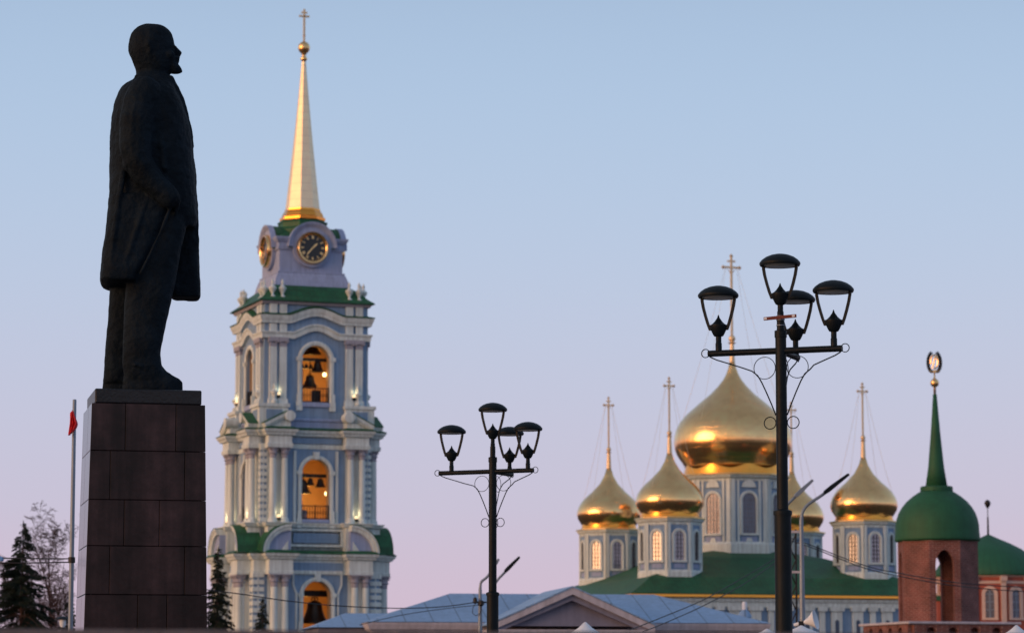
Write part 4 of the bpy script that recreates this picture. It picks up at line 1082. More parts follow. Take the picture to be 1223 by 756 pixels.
def statue():
    k = mpp(250, DS)
    zr = lambda py: at(174, py, DS).z
    zf = lambda py: zr(py) if py < 456 else ZTOP + (zr(456)-ZTOP)*(463.4-py)/7.4
    X0 = 174.2
    mb = MB(); NS = 30
    def loft(secs, yc=0, n=2.4, nar=0.0):
        """secs: (py, xback, xfront, halfwidth[, yc]); superelliptic rings"""
        rings = []
        for sct in secs:
            py, xb, xf, hw = sct[:4]; y0 = sct[4] if len(sct) > 4 else yc
            c, a = (xb+xf)/2, (xf-xb)/2; ring = []
            for i in range(NS):
                t = 2*math.pi*i/NS; cs, sn = math.cos(t), math.sin(t)
                ex = math.copysign(abs(cs)**(2/n), cs); ey = math.copysign(abs(sn)**(2/n), sn)
                w = hw*(1 - nar*max(0, ex)**1.5)
                ring.append(((c + a*ex - X0 - (460-py)*.0155)*k, (y0 + w*ey)*k, zf(py)))
            rings.append(mb.V(ring))
        for a, b in zip(rings, rings[1:]):
            for i in range(NS):
                j = (i+1) % NS; mb.f.append([a+i, a+j, b+j, b+i])
        mb.f.append([rings[0]+i for i in range(NS)]); mb.f.append([rings[-1]+i for i in range(NS)][::-1])
    def tb(pts, rs, n=14):
        mb.tube([((x-X0-(460-py)*.0155)*k, y*k, zf(py)) for x, py, y in pts], [r*k for r in rs], n)
        for (x, py, y), r in ((pts[0], rs[0]), (pts[-1], rs[-1])): ball(x, py, y, r, r, r)
    def ball(x, py, y, rx, rz, ry):
        n = 14; rings = []
        for a in range(10, 180, 20):
            rings.append(mb.V([((x-X0-(460-py)*.0155)*k + rx*k*math.sin(R(a))*math.cos(2*math.pi*i/n), y*k + ry*k*math.sin(R(a))*math.sin(2*math.pi*i/n), zf(py) - rz*k*math.cos(R(a))) for i in range(n)]))
        for a, b in zip(rings, rings[1:]):
            for i in range(n):
                j = (i+1) % n; mb.f.append([a+i, a+j, b+j, b+i])
        mb.f.append([rings[0]+i for i in range(n)][::-1]); mb.f.append([rings[-1]+i for i in range(n)])
    # torso inside the overcoat
    loft([(90,164,203,17),(96,159.5,206,24),(101,153,208,34),(107,146,210.5,46),(114,141,213.5,54),(125,137,218,59),(140,134,223.5,61),(155,132.5,227,60),(175,131.5,230,58),(200,131,232.5,55),(225,131,234,53),(250,130,235,50),(262,136,235.5,44),(272,146,233,36)], n=2.5)
    # back and near skirt of the coat, swept behind the hand in the pocket
    loft([(240,130.5,214,52),(255,129.5,206,53),(270,128,199,53.5),(290,125.5,190,54),(310,122.5,181,55),(325,121.2,172,55.5),(333,120.5,167,55.5),(339,121.5,164.5,55.5),(342,128,163.5,54.5)], n=5)
    # far skirt hanging straight
    loft([(228,180,233.5,27,24),(250,182,235.2,27,26),(270,184,236.2,26,28),(300,188,237.5,24,31),(330,196,239.3,24,32),(346,203,240,24,32),(352,206.5,239.5,23,32)], n=5)
    # legs
    loft([(240,160,226,25,-20),(280,158,221,25,-20),(310,155,214,24,-21),(340,151,209,23,-21),(365,149,203.5,21.5,-21),(400,147.5,196,20,-21),(425,147,191,19,-21),(438,147,192.5,18.5,-21),(447,148,196,16,-21),(456,149,199,14,-21)], n=2.6)
    loft([(240,138,214,25,22),(300,134,196,24,24),(345,131.5,178,22,25),(380,129.5,168,20,25),(415,126.5,160,19,25),(440,124.5,157,18,25),(456,124,160,15,25)], n=2.6)
    # shoes
    loft([(463.4,147,217.5,13,-21),(460,147,218,13.3,-21),(457,147.5,217,13,-21),(454,148,213,12.5,-21),(450.5,148,206,12,-21),(446,148.5,199,12,-21),(439,150,193,12,-21)], n=2.6, nar=.25)
    loft([(463.4,123,188,13,25),(459.5,123,189,13.3,25),(455,123.5,186,12.5,25),(450,124,178,12,25),(444,126,164,12,25)], n=2.6, nar=.25)
    # near arm, bent, hand going into the trouser pocket
    tb([(173,121,-48),(167,135,-52),(163,160,-57),(162,185,-58),(165,204,-58),(175,219,-57),(187,231,-56),(198,240.5,-54)], [20,20.5,20.5,19.5,18,16,14,12.5])
    tb([(197,240,-55),(201,244,-54)], [13,13.2])
    tb([(203,245,-57),(208,248,-53)], [8.5,7.5], 10)
    for i, (dx, dz) in enumerate(((5,-3.5),(5.5,0),(4.5,3.4),(2.5,6.2))):
        tb([(207,247+dz*.6,-54+i*.4),(207+dx,250+dz,-50),(206+dx,255+dz,-45),(203+dx,259+dz,-41)], [2.6,2.5,2.3,2.0], 8)
    tb([(204,243,-52),(209,241,-47),(213,243,-44)], [2.8,2.6,2.2], 8)
    # coat edge folds pushed back by the arm
    tb([(205,250,-52),(194,278,-53),(182,306,-54),(168,334,-54)], [2.4,2.2,2,1.8], 8)
    tb([(176,244,-50),(166,275,-53),(156,305,-54),(148,330,-53)], [3,3.6,3.2,2.4], 8)
    tb([(150,200,-50),(144,240,-50),(138,285,-52),(133,325,-53)], [3,3.8,3.8,2.6], 8)
    tb([(188,150,-52),(192,180,-54),(196,210,-54)], [4,5,4], 8)
    # far arm hanging with a relaxed hand
    tb([(173,121,48),(170,150,62),(170,185,66),(176,215,66),(186,242,64)], [19,18.5,17,15,12])
    tb([(188,246,63),(192,257,61)], [8.5,7.5], 10)
    for i in range(4):
        x = 187 + i*3.6; tb([(x,256,62),(x+1.5,265+1.2*(i in (1,2)),61),(x+2,273+2*(i in (1,2)),58)], [2.5,2.4,2.0], 8)
    tb([(194,250,57),(199,257,55),(201,263,55)], [2.8,2.5,2.1], 8)
    # collar and lapels
    loft([(100,158,206,25),(96,160,204.5,21),(93,162,202,18)], n=2.2)
    for s in (-1, 1):
        tb([(203,97,s*12),(211,112,s*14),(219,132,s*12),(225,155,s*8),(228,175,s*5)], [5,5.5,5.2,4.4,3.4], 10)
        tb([(163,95,s*15),(180,97,s*20),(198,100,s*16)], [2.6,3.2,3], 8)
    tb([(229,178,4),(232,210,3),(234,250,3),(235.5,300,18),(237,340,26)], [2.6,3,3,3,2.6], 8)
    # trouser creases, knees
    tb([(205,330,-24),(199,365,-24),(192,400,-24),(188,425,-24)], [4,4.2,3.6,3], 8)
    tb([(186,437,-24),(176,441,-36),(162,440,-39)], [3,3,2.5], 8)
    # head
    loft([(28.8,178,187,3),(29.6,173,192,7),(31.2,168.5,196.5,11),(33.8,164,200.6,14.8),(37.3,160,204,18),(42,156.4,206.6,20.3),(48,154.4,208.2,21.6),(54,153.5,209.5,22),(57.5,153.4,210.4,22),(61,153.7,208.8,21.8),(66,154.8,209.5,21.2),(71,157,210,20),(77,160,210,18),(81,161.8,208,16.3),(86,163,203,15),(92,162.8,200.5,15.5),(100,160,203,20)], n=2.15, nar=.34)
    ball(209, 57.2, 0, 3.0, 2.1, 12); ball(210.2, 61.5, 0, 3.4, 4.0, 3.4)
    for s in (-1, 1):
        ball(206.3, 61.5, s*8, 3.4, 2.4, 3.4); ball(202, 67, s*12, 6.5, 5.2, 5)
        ball(179.5, 61.5, s*20.5, 4.6, 7.6, 3.6); ball(177.5, 58, s*22, 2.8, 4.5, 3.2)
        tb([(213.0,68.6,s*1.5),(209.6,69.8,s*7.5),(206.2,72.5,s*11)], [2.3,2.3,1.6], 8)
    tb([(209.6,57.0,0),(212.8,60.0,0),(216.0,62.8,0),(214.0,64.8,0)], [2.0,2.1,2.3,2.2], 10)
    ball(213.8, 64.6, 2.6, 1.9, 1.6, 1.5); ball(213.8, 64.6, -2.6, 1.9, 1.6, 1.5)
    tb([(211.4,73.0,-4),(213,72.8,0),(211.4,73.0,4)], [1.9,2.2,1.9], 8)
    loft([(75,199,212,10),(78.5,200,215,9.5),(81.5,201.5,217,8.5),(84.4,202.5,218.6,7),(86.6,202.5,218,5.5),(88.0,203,213,4)], n=2.2, nar=.25)
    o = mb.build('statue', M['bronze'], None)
    o.location = (SX.x, DS, 0); o.rotation_euler = (0, 0, R(PED_RZ-5))
    # fold relief of cast metal: soft vertical noise on the surface, then one continuous skin
    rm = o.modifiers.new('remesh', 'REMESH'); rm.mode = 'VOXEL'; rm.voxel_size = .0185; rm.use_smooth_shade = True
    sm = o.modifiers.new('smooth', 'SMOOTH'); sm.factor = .5; sm.iterations = 4
    tx = bpy.data.textures.new('cloth_folds', 'CLOUDS'); tx.noise_scale = .22; tx.noise_depth = 2
    dp = o.modifiers.new('folds', 'DISPLACE'); dp.texture = tx; dp.strength = .03; dp.mid_level = .5; dp.texture_coords = 'LOCAL'
    tag(o, 'dark bronze statue of a bald bearded man in an open overcoat atop the pedestal', 'statue')
statue()

# ================================================================== FLAGPOLE ON THE LEFT
def flagpole():
    D = 58.0; k = mpp(600, D); X = at(86.5, 620, D).x; z = lambda py: at(86, py, D).z
    t = thing('flagpole', 'slim pale steel pole with a small red flag hanging limp near its top', 'flagpole', (X, D, 0))
    MB().lathe([(3.1*k, 0), (2.9*k, z(700)), (2.3*k, z(478)), (1.9*k, z(477))], 14).build('pole', M['steel'], t, auto=40)
    MB().lathe([(4.2*k, z(672)), (4.2*k, z(665))], 14).build('clamp', M['iron'], t)
    # limp cloth: folds gathered round the pole
    mb = MB(); nu, nv = 22, 16; g = []
    for j in range(nv+1):
        v = j/nv; row = []
        for i in range(nu+1):
            u = i/nu
            gather = .075 + .06*math.sin(v*math.pi)
            x = -2.8*k - .02 + (u*gather*(1.15 - .75*abs(v-.45))) * (1.0) + .012*math.sin(u*19+v*3)
            y = -.10 - .055*math.sin(u*15 + v*2.2)*(.4+u) - .05*u
            zz = z(494) - v*(27*k)*(1-.14*u) - .10*u*math.sin(v*2.6) + .05*u
            row.append((x - .02*v, y, zz))
        g.append(mb.V(row))
    for a, b in zip(g, g[1:]):
        for i in range(nu): mb.f.append([a+i, a+i+1, b+i+1, b+i])
    o = mb.build('flag', M['red'], t, smooth=True); s = o.modifiers.new('thick', 'SOLIDIFY'); s.thickness = .008
flagpole()

# ================================================================== STREET LAMPS WITH FOUR LANTERNS
def street_lamp(px, py_arm, D, yaw, joint_px, label, plate=False, lean=0):
    k = mpp(400, 37.5)
    A = at(px, py_arm, D); t = thing('street_lamp', label, 'street lamp', (A.x, D, 0), yaw, 'four lantern street lamps')
    za = A.z
    zj = at(px, joint_px, D).z
    MB().lathe([(17*k, 0), (17*k, .05), (13*k, .1), (12*k, .5), (10.2*k, .6), (10.0*k, zj-.03), (11.2*k, zj-.03), (11.2*k, zj+.02), (6.9*k, zj+.04)], 20).build('lower_pole', M['pole'], t, auto=40)
    MB().lathe([(6.8*k, zj), (6.6*k, za+16*k), (7.4*k, za+16*k), (7.4*k, za+24*k), (4.6*k, za+25*k), (4.5*k, za+42*k)], 18).build('pole', M['pole'], t, auto=40)
    def lantern(loc, first=None):
        if first is not None:
            o = copy_tree(first, t); o.location = loc; return o
        o = MB().lathe([(3.9*k, 0), (3.9*k, 9*k), (3.4*k, 9.5*k), (3.4*k, 17*k), (5.6*k, 17.8*k), (7.2*k, 20.5*k), (10.4*k, 27.5*k), (10.6*k, 31*k), (8.2*k, 32*k), (5.0*k, 35*k), (2.6*k, 38.5*k), (1.8*k, 39.5*k), (.4*k, 43.5*k)], 18).build('lantern', M['pole'], t, auto=45)
        o.location = loc
        MB().lathe([(19*k, 65.2*k), (23.6*k, 64.2*k), (24.7*k, 66.4*k), (24.3*k, 68.4*k), (21.5*k, 71.6*k), (17*k, 74.8*k), (11*k, 77.2*k), (5*k, 78.5*k), (.3*k, 78.9*k)], 36).build('cap', M['pole'], o, auto=50)
        MB().lathe([(.5*k, 63.2*k), (12*k, 63.6*k), (19.5*k, 64.4*k), (19.5*k, 66*k)], 28).build('lens', M['lens'], o, smooth=True)
        for sg in (-1, 1):
            pts = [(10.2, 25), (13.2, 33), (16.2, 43), (18.8, 53), (20.2, 61), (20.4, 66.5)]
            mb = MB(); rows = []
            for r_, z_ in pts:
                rows.append(mb.V([(sg*(r_+1.55)*k, -1.9*k, z_*k), (sg*(r_+1.55)*k, 1.9*k, z_*k), (sg*(r_-1.55)*k, 1.9*k, z_*k), (sg*(r_-1.55)*k, -1.9*k, z_*k)]))
            for a, b in zip(rows, rows[1:]):
                for i in range(4): mb.f.append([a+i, a+(i+1) % 4, b+(i+1) % 4, b+i])
            mb.f.append([rows[0]+i for i in range(4)]); mb.f.append([rows[-1]+i for i in range(4)])
            mb.build('strut', M['pole'], o)
        return o
    L0 = lantern((0, 0, za+38*k))
    for i, (ang, ln, lp) in enumerate(((180, 90 if plate else 100, 77), (0, 75, 65), (90, 78, 70))):
        Q = RZ(ang)
        MB(Q).tube([(2*k, 0, za), (ln*k, 0, za)], 3.9*k, 14).build('arm', M['pole'], t, auto=40)
        MB(Q).ring(((ln+3.5)*k, 0, za+.5*k), 5.0*k, .6*k, 'y', 20, 6).build('arm_ring', M['pole'], t)
        mb = MB(Q)
        pts = [(84,-4),(76,-8),(60,-13.5),(46,-18.5),(36,-23),(29,-28.5),(24,-37),(18,-50),(12,-64),(7,-77)]
        mb.tube([(a*k*(ln/86 if a > 40 else 1), 0, za+b*k) for a, b in pts], .85*k, 6)
        mb.ring((20.2*k, 0, za-20*k), 13.2*k, .5*k, 'y', 30, 6); mb.ring((14.2*k, 0, za-86*k), 7.2*k, .65*k, 'y', 22, 6)
        mb.build('scroll_brace', M['pole'], t)
        p = Q @ Vector((lp*k, 0, 0)); lantern((p.x, p.y, za+3*k), L0)
    if plate:
        o = MB(Matrix.Translation((1*k, -6*k, za+39.5*k)) @ Matrix.Rotation(R(-3), 4, 'Y')).box(-20*k, 20*k, -.012, .012, -1.9*k, 1.9*k).build('bracket_plate', M['rust'], t)
        MB(Matrix.Translation((1*k, -6*k, za+39.5*k)) @ Matrix.Rotation(R(-3), 4, 'Y')).box(-19.5*k, -16*k, -.016, .016, -1.2*k, 1.2*k).box(15*k, 18.5*k, -.016, .016, -1.2*k, 1.2*k).build('plate_tip', M['canvas'], o)
        MB().lathe([(5.2*k, za+30*k), (5.2*k, za+31*k)], 14).lathe([(5.2*k, za+36.5*k), (5.2*k, za+42*k)], 14).build('band', M['steel'], t)
    return t
street_lamp(932.6, 419, 37.5, -20, 612, 'nearest black street lamp, tall, with a rusty crossplate, in front of the gilded domes', True)
street_lamp(588.5, 563, 53.4, -24, 709, 'smaller farther black street lamp with four lanterns, in front of the pavilion roof')

def led_lamp(pp, hp0, hp1, D, label, colr, h=.8):
    """thin pole that bends over into a flat lamp head; pixel pairs give pole foot line, head start and head end"""
    A = at(pp[0], pp[1], D); t = thing('modern_street_lamp', label, 'street lamp', (A.x, D, 0), 0, 'flat headed road lamps')
    a = at(hp0[0], hp0[1], D); b = at(hp1[0], hp1[1], D)
    def loc(v): return Vector((v.x-A.x, 0, v.z))
    a, b = loc(a), loc(b); d = (b-a).normalized()
    top = Vector((0, 0, A.z)); pts = [(0,0,0), (0,0,2), tuple(top)]
    c = top + Vector((0, 0, .5)); c2 = a - d*.5
    for i in range(1, 9):
        u = i/8; pts.append(tuple(top*(1-u)**3 + c*3*u*(1-u)**2 + c2*3*u*u*(1-u) + a*u**3))
    MB().tube(pts, [.11, .10, .06] + [.045]*8, 10).build('pole', M['steel'], t, smooth=True)
    n = Vector((-d.z, 0, d.x)); w = .13
    mb = MB(); ln = (b-a).length
    prof = [(-.05, .03), (.0, .055), (ln*.3, .06), (ln*.95, .035), (ln, .01), (ln*.97, -.03), (.1, -.045), (-.05, -.03)]
    P = [a + d*x + n*y*1.3 for x, y in prof]
    k_ = len(P); n0 = mb.V([p + Vector((0, -w, 0)) for p in P] + [p + Vector((0, w, 0)) for p in P])
    mb.f.append([n0+i for i in range(k_)]); mb.f.append([n0+k_+i for i in range(k_)][::-1])
    for i in range(k_):
        j = (i+1) % k_; mb.f.append([n0+i, n0+j, n0+k_+j, n0+k_+i])
    mb.build('lamp_head', M[colr], t, bevel=.01)
led_lamp((957, 622), (986, 588), (1014, 566), 88, 'road lamp with dark flat head, just right of the nearest black lamp post', 'pole')
led_lamp((937, 622), (951, 592), (971, 573), 96, 'road lamp with a pale flat head rising beside the nearest lamp post', 'steel')
led_lamp((573.5, 705), (586, 683), (596, 667), 105, 'slim road lamp with a thin curved neck just left of the smaller black lamp post', 'steel')
led_lamp((589, 712), (604, 682), (621, 664.5), 110, 'road lamp with dark flat head, right of the smaller black lamp post', 'pole')

# lattice mast and loudspeaker beside the nearest lamp
def lattice():
    D = 100.0; k = mpp(700, D); X = at(947.5, 700, D).x; z = lambda py: at(947, py, D).z
    t = thing('lattice_mast', 'thin steel lattice mast standing close behind the nearest lamp post', 'mast', (X, D, 0))
    zt = z(632); w = 3.6*k
    mb = MB()
    for sx in (-1, 1):
        for sy in (-1, 1): mb.box(sx*w-.022, sx*w+.022, sy*w-.022, sy*w+.022, 0, zt)
    mb.build('mast_legs', M['iron'], t)
    mb = MB(); zz = .3; i = 0
    while zz < zt-.45:
        s = 1 if i % 2 else -1
        for sy in (-1, 1): mb.tube([(-w*s, sy*w, zz), (w*s, sy*w, zz+.42)], .012, 4); mb.tube([(sy*w, -w*s, zz), (sy*w, w*s, zz+.42)], .012, 4)
        zz += .42; i += 1
    mb.build('lacing', M['iron'], t)
    for py in (635, 683): MB().box(-5*k, 8*k, -w-.03, -w+.03, z(py)-.04, z(py)+.04).build('crossbar', M['palegrey'], t)
lattice()
def horn():
    D = 70.0; k = mpp(740, D); A = at(957, 744, D)
    t = thing('loudspeaker_horn', 'silver loudspeaker horn pointing right, low beside the nearest lamp post', 'loudspeaker', (A.x, D, 0))
    T = Matrix.Translation((0, 0, A.z)) @ Matrix.Rotation(R(90-14), 4, 'Y') @ Matrix.Rotation(R(20), 4, 'X')
    MB(T).lathe([(2.2*k, -9*k), (2.4*k, -3*k), (1.2*k, -2*k), (1.5*k, 2*k), (4*k, 8*k), (8*k, 14*k), (11.5*k, 18*k), (12.0*k, 18.4*k), (11.2*k, 18.2*k), (7.4*k, 13.6*k), (3.4*k, 7.6*k), (.2*k, 3*k)], 28, cap=False).build('horn', M['canvas'], t, auto=50)
    MB().tube([(0, 0, 0), (0, 0, A.z)], .045, 10).build('post', M['steel'], t)
    MB(Matrix.Translation((0,0,A.z))).box(-.06, .06, -.06, .06, -.12, .05).build('mount', M['iron'], t)
horn()

# ================================================================== CABLES
def cable(pts, label, D0, D1, r=.016, grp='overhead cables', dz=0):
    V = [at(x, y, D0 + (D1-D0)*i/(len(pts)-1)) for i, (x, y) in enumerate(pts)]
    P = []                                             # Catmull-Rom through the points
    for i in range(len(V)-1):
        p0, p1, p2, p3 = V[max(i-1, 0)], V[i], V[i+1], V[min(i+2, len(V)-1)]
        for j in range(8):
            t = j/8; P.append(.5*((2*p1) + (p2-p0)*t + (2*p0-5*p1+4*p2-p3)*t*t + (3*p1-p0-3*p2+p3)*t**3))
    P.append(V[-1])
    o = MB().tube(P, r, 5).build('overhead_cable', M['cable'])
    tag(o, label, 'cable', grp)
cable([(190, 697), (283, 708.5), (346, 717.6), (410, 723.5), (475, 726), (530, 724), (573, 718)], 'dark cable sagging across the bell tower towards the smaller lamp post', 90, 105, .017)
cable([(430, 746), (475, 735), (527, 727), (573, 722)], 'thin cable climbing from the left over the blue pavilion roof', 92, 105, .013)
cable([(752, 752), (795, 735), (842, 715), (890, 688), (937, 660)], 'upper of two cables climbing over the right half of the blue roof', 80, 96, .015)
cable([(768, 754), (800, 741), (842, 722), (890, 696), (937, 664)], 'lower of two cables climbing over the right half of the blue roof', 80, 96, .015)
cable([(937, 640), (969, 651), (1031, 674.5), (1075, 684.5), (1143, 695.5), (1223, 701), (1300, 703)], 'upper of two cables crossing the brick lantern', 96, 120, .018)
cable([(937, 643), (969, 653.5), (1031, 677.5), (1075, 688), (1143, 699.5), (1223, 706), (1300, 708)], 'lower of two cables crossing the brick lantern', 96, 120, .018)
cable([(-30, 664), (20, 666.5), (86.5, 667)], 'upper of two level wires running left from the pale pole', 58.3, 58, .012)
cable([(-30, 671), (20, 672), (86.5, 671)], 'lower of two level wires running left from the pale pole', 58.3, 58, .012)
def insulator():
    D = 105.0; A = at(573.5, 720, D); k = mpp(720, D)
    t = thing('cable_bracket', 'black cable bracket with a hanging loop of wire left of the smaller lamp post', 'bracket', (A.x, D-.1, A.z))
    MB().tube([(-9*k, 0, 1*k), (8*k, 0, 1*k)], .03, 6).build('bar', M['iron'], t)
    MB().lathe([(.03, -.02), (.07, 0), (.07, .16), (.03, .2)], 8, c=(-6*k, 0)).build('insulator', M['iron'], t)
    MB().lathe([(.05, -.1), (.11, -.06), (.11, .06), (.05, .1)], 8, c=(1*k, 0)).build('insulator', M['iron'], t)
    MB().tube([(-5*k, 0, 0), (-9*k, 0, -6*k), (-9*k, 0, -12*k), (-5*k, 0, -15*k), (0, 0, -12*k), (2*k, 0, -4*k), (2*k, 0, 0)], .014, 5).build('wire_loop', M['cable'], t)
insulator()
def blue_head():
    D = 58.2; A = at(0, 667, D); k = mpp(667, D)
    t = thing('cable_lamp', 'small pale blue lamp housing hung on the level wires at the left edge', 'lamp', (A.x, D, A.z))
    MB(RZ(0)).prism([(-8*k, 2*k), (1*k, 3*k), (4*k, .5*k), (3.5*k, -2.5*k), (-8*k, -3.5*k)], .08, -.08).build('housing', mat('pale_blue_plastic', (.10, .28, .60), .5), t, bevel=.01)
    MB().tube([(-2*k, 0, 2*k), (-2*k, 0, 4.5*k)], .012, 5).build('hook', M['iron'], t)
blue_head()
def garden_lamp():
    D = 75.0; A = at(75, 744, D); k = mpp(744, D)
    t = thing('garden_lamp', 'small lantern with a dark hat and pale body low beside the pale pole', 'lamp', (A.x, D, 0))
    MB().lathe([(.06, 0), (.045, A.z-.1)], 10).build('post', M['pole'], t)
    MB().lathe([(2*k, A.z-.1), (3.6*k, A.z-.04), (4*k, A.z+3*k), (3.4*k, A.z+4.5*k)], 14).build('globe', M['canvas'], t, auto=40)
    MB().lathe([(9*k, A.z+4.6*k), (9*k, A.z+5.4*k), (5*k, A.z+7.5*k), (.5*k, A.z+8.5*k)], 16).build('hat', M['pole'], t)
garden_lamp()
def ventilator():
    D = 134.0; A = at(889.5, 742, D); k = mpp(735, D)
    t = thing('roof_ventilator', 'blue grey cowl topped by a white drum behind the blue roof', 'ventilator', (A.x, D, 0))
    MB().lathe([(4*k, 0), (4*k, A.z+3*k)], 12).build('duct', M['steel'], t)
    MB().lathe([(4.2*k, A.z+3*k), (8.5*k, A.z+5*k), (8*k, A.z+8*k), (5*k, A.z+12*k), (3*k, A.z+14*k)], 16).build('cowl', M['bluemetal'], t, auto=40)
    MB().lathe([(2.9*k, A.z+14*k), (3.1*k, A.z+15*k), (3.1*k, A.z+22*k), (2.2*k, A.z+23.5*k)], 14).build('drum', M['canvas'], t, auto=40)
ventilator()

# ================================================================== MARKET TENTS (only their tops clear the ledge)
def tent(px, pyp, D, half, hroof, label, peak=2.2):
    A = at(px, pyp, D)
    t = thing('market_tent', label, 'tent', (A.x, D, 0), 20, 'white market tents')
    n = 32; mb = MB(); rows = []; H = hroof
    for j in range(11):
        u = j/10; e = max(.02, half*u); zz = A.z - H*(1-(1-u)**peak)
        row = []
        for i in range(n):
            a = 2*math.pi*i/n; c, s = math.cos(a), math.sin(a); m_ = max(abs(c), abs(s)); sq = (1/m_)*(u) + (1-u)*1.0
            fold = 1 + .03*math.sin(a*8)*u
            row.append((c*e*sq*fold, s*e*sq*fold, zz))
        rows.append(mb.V(row))
    rows.append(mb.V([(math.cos(2*math.pi*i/n)/max(abs(math.cos(2*math.pi*i/n)), abs(math.sin(2*math.pi*i/n)))*half, math.sin(2*math.pi*i/n)/max(abs(math.cos(2*math.pi*i/n)), abs(math.sin(2*math.pi*i/n)))*half, A.z-H-.28) for i in range(n)]))
    for a, b in zip(rows, rows[1:]):
        for i in range(n): j = (i+1) % n; mb.f.append([a+i, b+i, b+j, a+j])
    mb.f.append([rows[0]+i for i in range(n)])
    mb.build('canopy', M['canvas'], t, smooth=True)
    for sx in (-1, 1):
        for sy in (-1, 1):
            MB().tube([(sx*(half-.05), sy*(half-.05), 0), (sx*(half-.05), sy*(half-.05), A.z-H-.02)], .03, 8).build('leg', M['steel'], t)
tent(699, 742.5, 62, 1.4, .6, 'sharp peaked white tent top in front of the grey gable', 2.0)
tent(957, 746.5, 64, 1.3, .45, 'low white tent top under the loudspeaker horn', 1.3)
tent(1214, 746, 64, 1.2, .6, 'white tent top at the right edge below the red church', 1.6)
tent(916, 750.5, 66, 1.0, .4, 'lowest white tent top, just left of the nearest lamp post', 1.3)

# ================================================================== TREES
def spruce(px, pytop, D, rmax, seed, label, dens=1.0, proto=None):
    rnd = random.Random(seed)
    A = at(px, pytop, D); H = A.z
    t = thing('spruce_tree', label, 'tree', (A.x, D, 0), rnd.uniform(0, 360), 'dark spruces')
    MB().tube([(0,0,0), (0.03,0,H*.5), (0,0,H-.05)], [.20, .11, .012], 10).build('trunk', M['bark'], t, smooth=True)
    nd = MB(); br = MB(); z = 1.0
    while z < H-.12:
        f = (H-z)/H; L = rmax*(f**.95)*1.0 + .06
        nb = rnd.randint(2, 3)
        for b in range(nb):
            az = rnd.uniform(0, 2*math.pi); l = L*rnd.uniform(.62, 1.16); dr = rnd.uniform(.12, .34) + .22*f
            ca, sa = math.cos(az), math.sin(az)
            pts = []
            for i in range(7):
                u = i/6; pts.append(Vector((ca*l*u, sa*l*u, z + l*(.18*u - dr*2.0*u*u + .55*dr*u**3))))
            br.tube(pts, [max(.006, .028*(l/2)*(1-u/6.5)) for u in range(7)], 4)
            step = .085/dens; q = .10*l; 
            while q < l:
                u = q/l; i = min(5, int(u*6)); p = pts[i].lerp(pts[i+1], u*6-i)
                tw = (.10 + .42*min(1, (1-u)*2.0)*min(1, u*3.5+.3))*min(1, .35+l*.55)
                for sg in (-1, 1):
                    a2 = az + sg*R(rnd.uniform(35, 75)); d = Vector((math.cos(a2), math.sin(a2), -rnd.uniform(.15, .95)))
                    tip = p + d*tw*rnd.uniform(.6, 1.15); side = Vector((-math.sin(a2), math.cos(a2), rnd.uniform(-.3, .3)))*rnd.uniform(.018, .04)
                    up = Vector((0, 0, rnd.uniform(.015, .04)))
                    m_ = p.lerp(tip, .55)
                    n = nd.V([p, m_+side, tip, m_-side]); nd.f.append([n, n+1, n+2, n+3])
                    n = nd.V([p, m_+up, tip, m_-up*1.6]); nd.f.append([n, n+1, n+2, n+3])
                q += step*rnd.uniform(.6, 1.4)
            # hanging needle curtains under the branch
            for _ in range(int(5*l*dens)):
                u = rnd.uniform(.15, 1); i = min(5, int(u*6)); p = pts[i].lerp(pts[i+1], u*6-i)
                a2 = rnd.uniform(0, 6.28); s = Vector((math.cos(a2), math.sin(a2), 0))*.03; dn = Vector((rnd.uniform(-.06, .06), rnd.uniform(-.06, .06), -rnd.uniform(.12, .34)))
                n = nd.V([p-s, p+s, p+dn]); nd.f.append([n, n+1, n+2])
        z += (.085 + .05*f)*rnd.uniform(.7, 1.3)
    for i in range(5):
        a = i*1.3; n = nd.V([(0,0,H+.05), (math.cos(a)*.05, math.sin(a)*.05, H-.25), (-math.cos(a)*.05, -math.sin(a)*.05, H-.25)]); nd.f.append([n, n+1, n+2])
    cr = nd.build('crown', M['needle'], t, recalc=False)
    br.build('branches', M['bark'], cr, recalc=False)
spruce(28, 621, 150, 4.1, 3, 'broad dark spruce at the left edge, the largest spruce, left of the pale pole', 1.2)
spruce(-12, 690, 140, 3.0, 9, 'dark spruce half cut off by the left edge, lower than its neighbour', 1.0)
spruce(261, 652, 170, 2.7, 5, 'dark spruce rising just right of the granite pedestal in front of the bell tower', 1.1)
spruce(314, 713, 185, 2.1, 6, 'smallest dark spruce, only its tip showing, at the foot of the bell tower', 1.1)
spruce(84, 705, 150, 2.0, 12, 'low dark spruce behind the foot of the pale pole', .9)

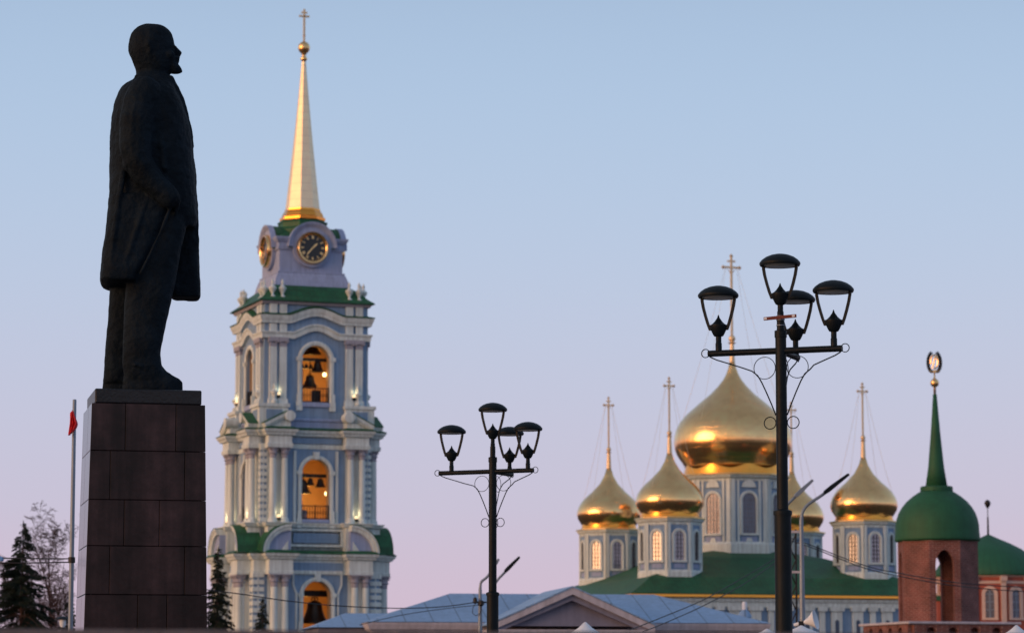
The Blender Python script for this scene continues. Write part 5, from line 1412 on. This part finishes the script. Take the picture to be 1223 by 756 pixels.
def bare_tree(px, pytop, D, seed, label, spread=.5):
    rnd = random.Random(seed); A = at(px, pytop, D); H = A.z
    t = thing('birch_tree', label, 'tree', (A.x, D, 0), 0, 'bare birches')
    tr = MB(); cr = MB()
    def grow(mb, p, d, ln, r, lev):
        n = 6; pts = [p.copy()]; dd = d.copy()
        for i in range(n):
            w_ = .035 if lev == 0 else .13
            dd = (dd + Vector((rnd.uniform(-w_, w_), rnd.uniform(-w_, w_), rnd.uniform(-.03, .08) - (.10 if lev >= 3 else 0)))).normalized()
            pts.append(pts[-1] + dd*ln/n)
        mb.tube(pts, [max(.009, r*(1-.75*i/n)) for i in range(n+1)], 7 if lev == 0 else (5 if lev < 2 else 3), cap=False)
        if lev >= 4: return
        m_ = (20, 8, 6, 5)[lev]
        for j in range(m_):
            u = rnd.uniform(.22 if lev == 0 else .12, 1.0); i = min(n-1, int(u*n)); q = pts[i].lerp(pts[i+1], u*n-i)
            az = rnd.uniform(0, 2*math.pi); up = rnd.uniform(.55, 1.3) if lev < 2 else rnd.uniform(-.5, .7)
            nd = (Vector((math.cos(az)*spread*1.6, math.sin(az)*spread*1.6, up)) + dd*.6).normalized()
            grow(cr, q, nd, ln*rnd.uniform(.30, .46)*(1.25-.5*u), r*(1-.7*u)*.5, lev+1)
    grow(tr, Vector((0, 0, 0)), Vector((0, 0, 1)), H*.97, .13, 0)
    tr.build('trunk', M['bark'], t, recalc=False); cr.build('crown', M['bark'], t, recalc=False)
bare_tree(66, 652, 160, 4, 'bare birch with drooping twigs between the large spruce and the pale pole', .5)
bare_tree(14, 700, 185, 8, 'faint bare birch whose twigs show around the tip of the large spruce', .5)

# ================================================================== FOREGROUND LEDGE
def ledge():
    D = 13.0
    a = at(-120, 749.6, D); b = at(1340, 757.5, D)
    mb = MB(); n = 60; rnd = random.Random(2)
    top = []; 
    for i in range(n+1):
        p = a.lerp(b, i/n); top.append((p.x, p.z + rnd.uniform(-.0016, .0016)))
    rows = []
    for x, zz in top:
        rows.append(mb.V([(x, D, .0), (x, D, zz-.015), (x, D+.015, zz), (x, D+.5, zz), (x, D+.5, 0)]))
    for p, q in zip(rows, rows[1:]):
        for j in range(4): mb.f.append([p+j, q+j, q+j+1, p+j+1])
    mb.f.append([rows[0]+j for j in range(5)][::-1]); mb.f.append([rows[-1]+j for j in range(5)])
    o = mb.build('stone_ledge', M['ledge']); tag(o, 'blurred low dark stone wall running along the bottom edge in the foreground', 'wall')
ledge()
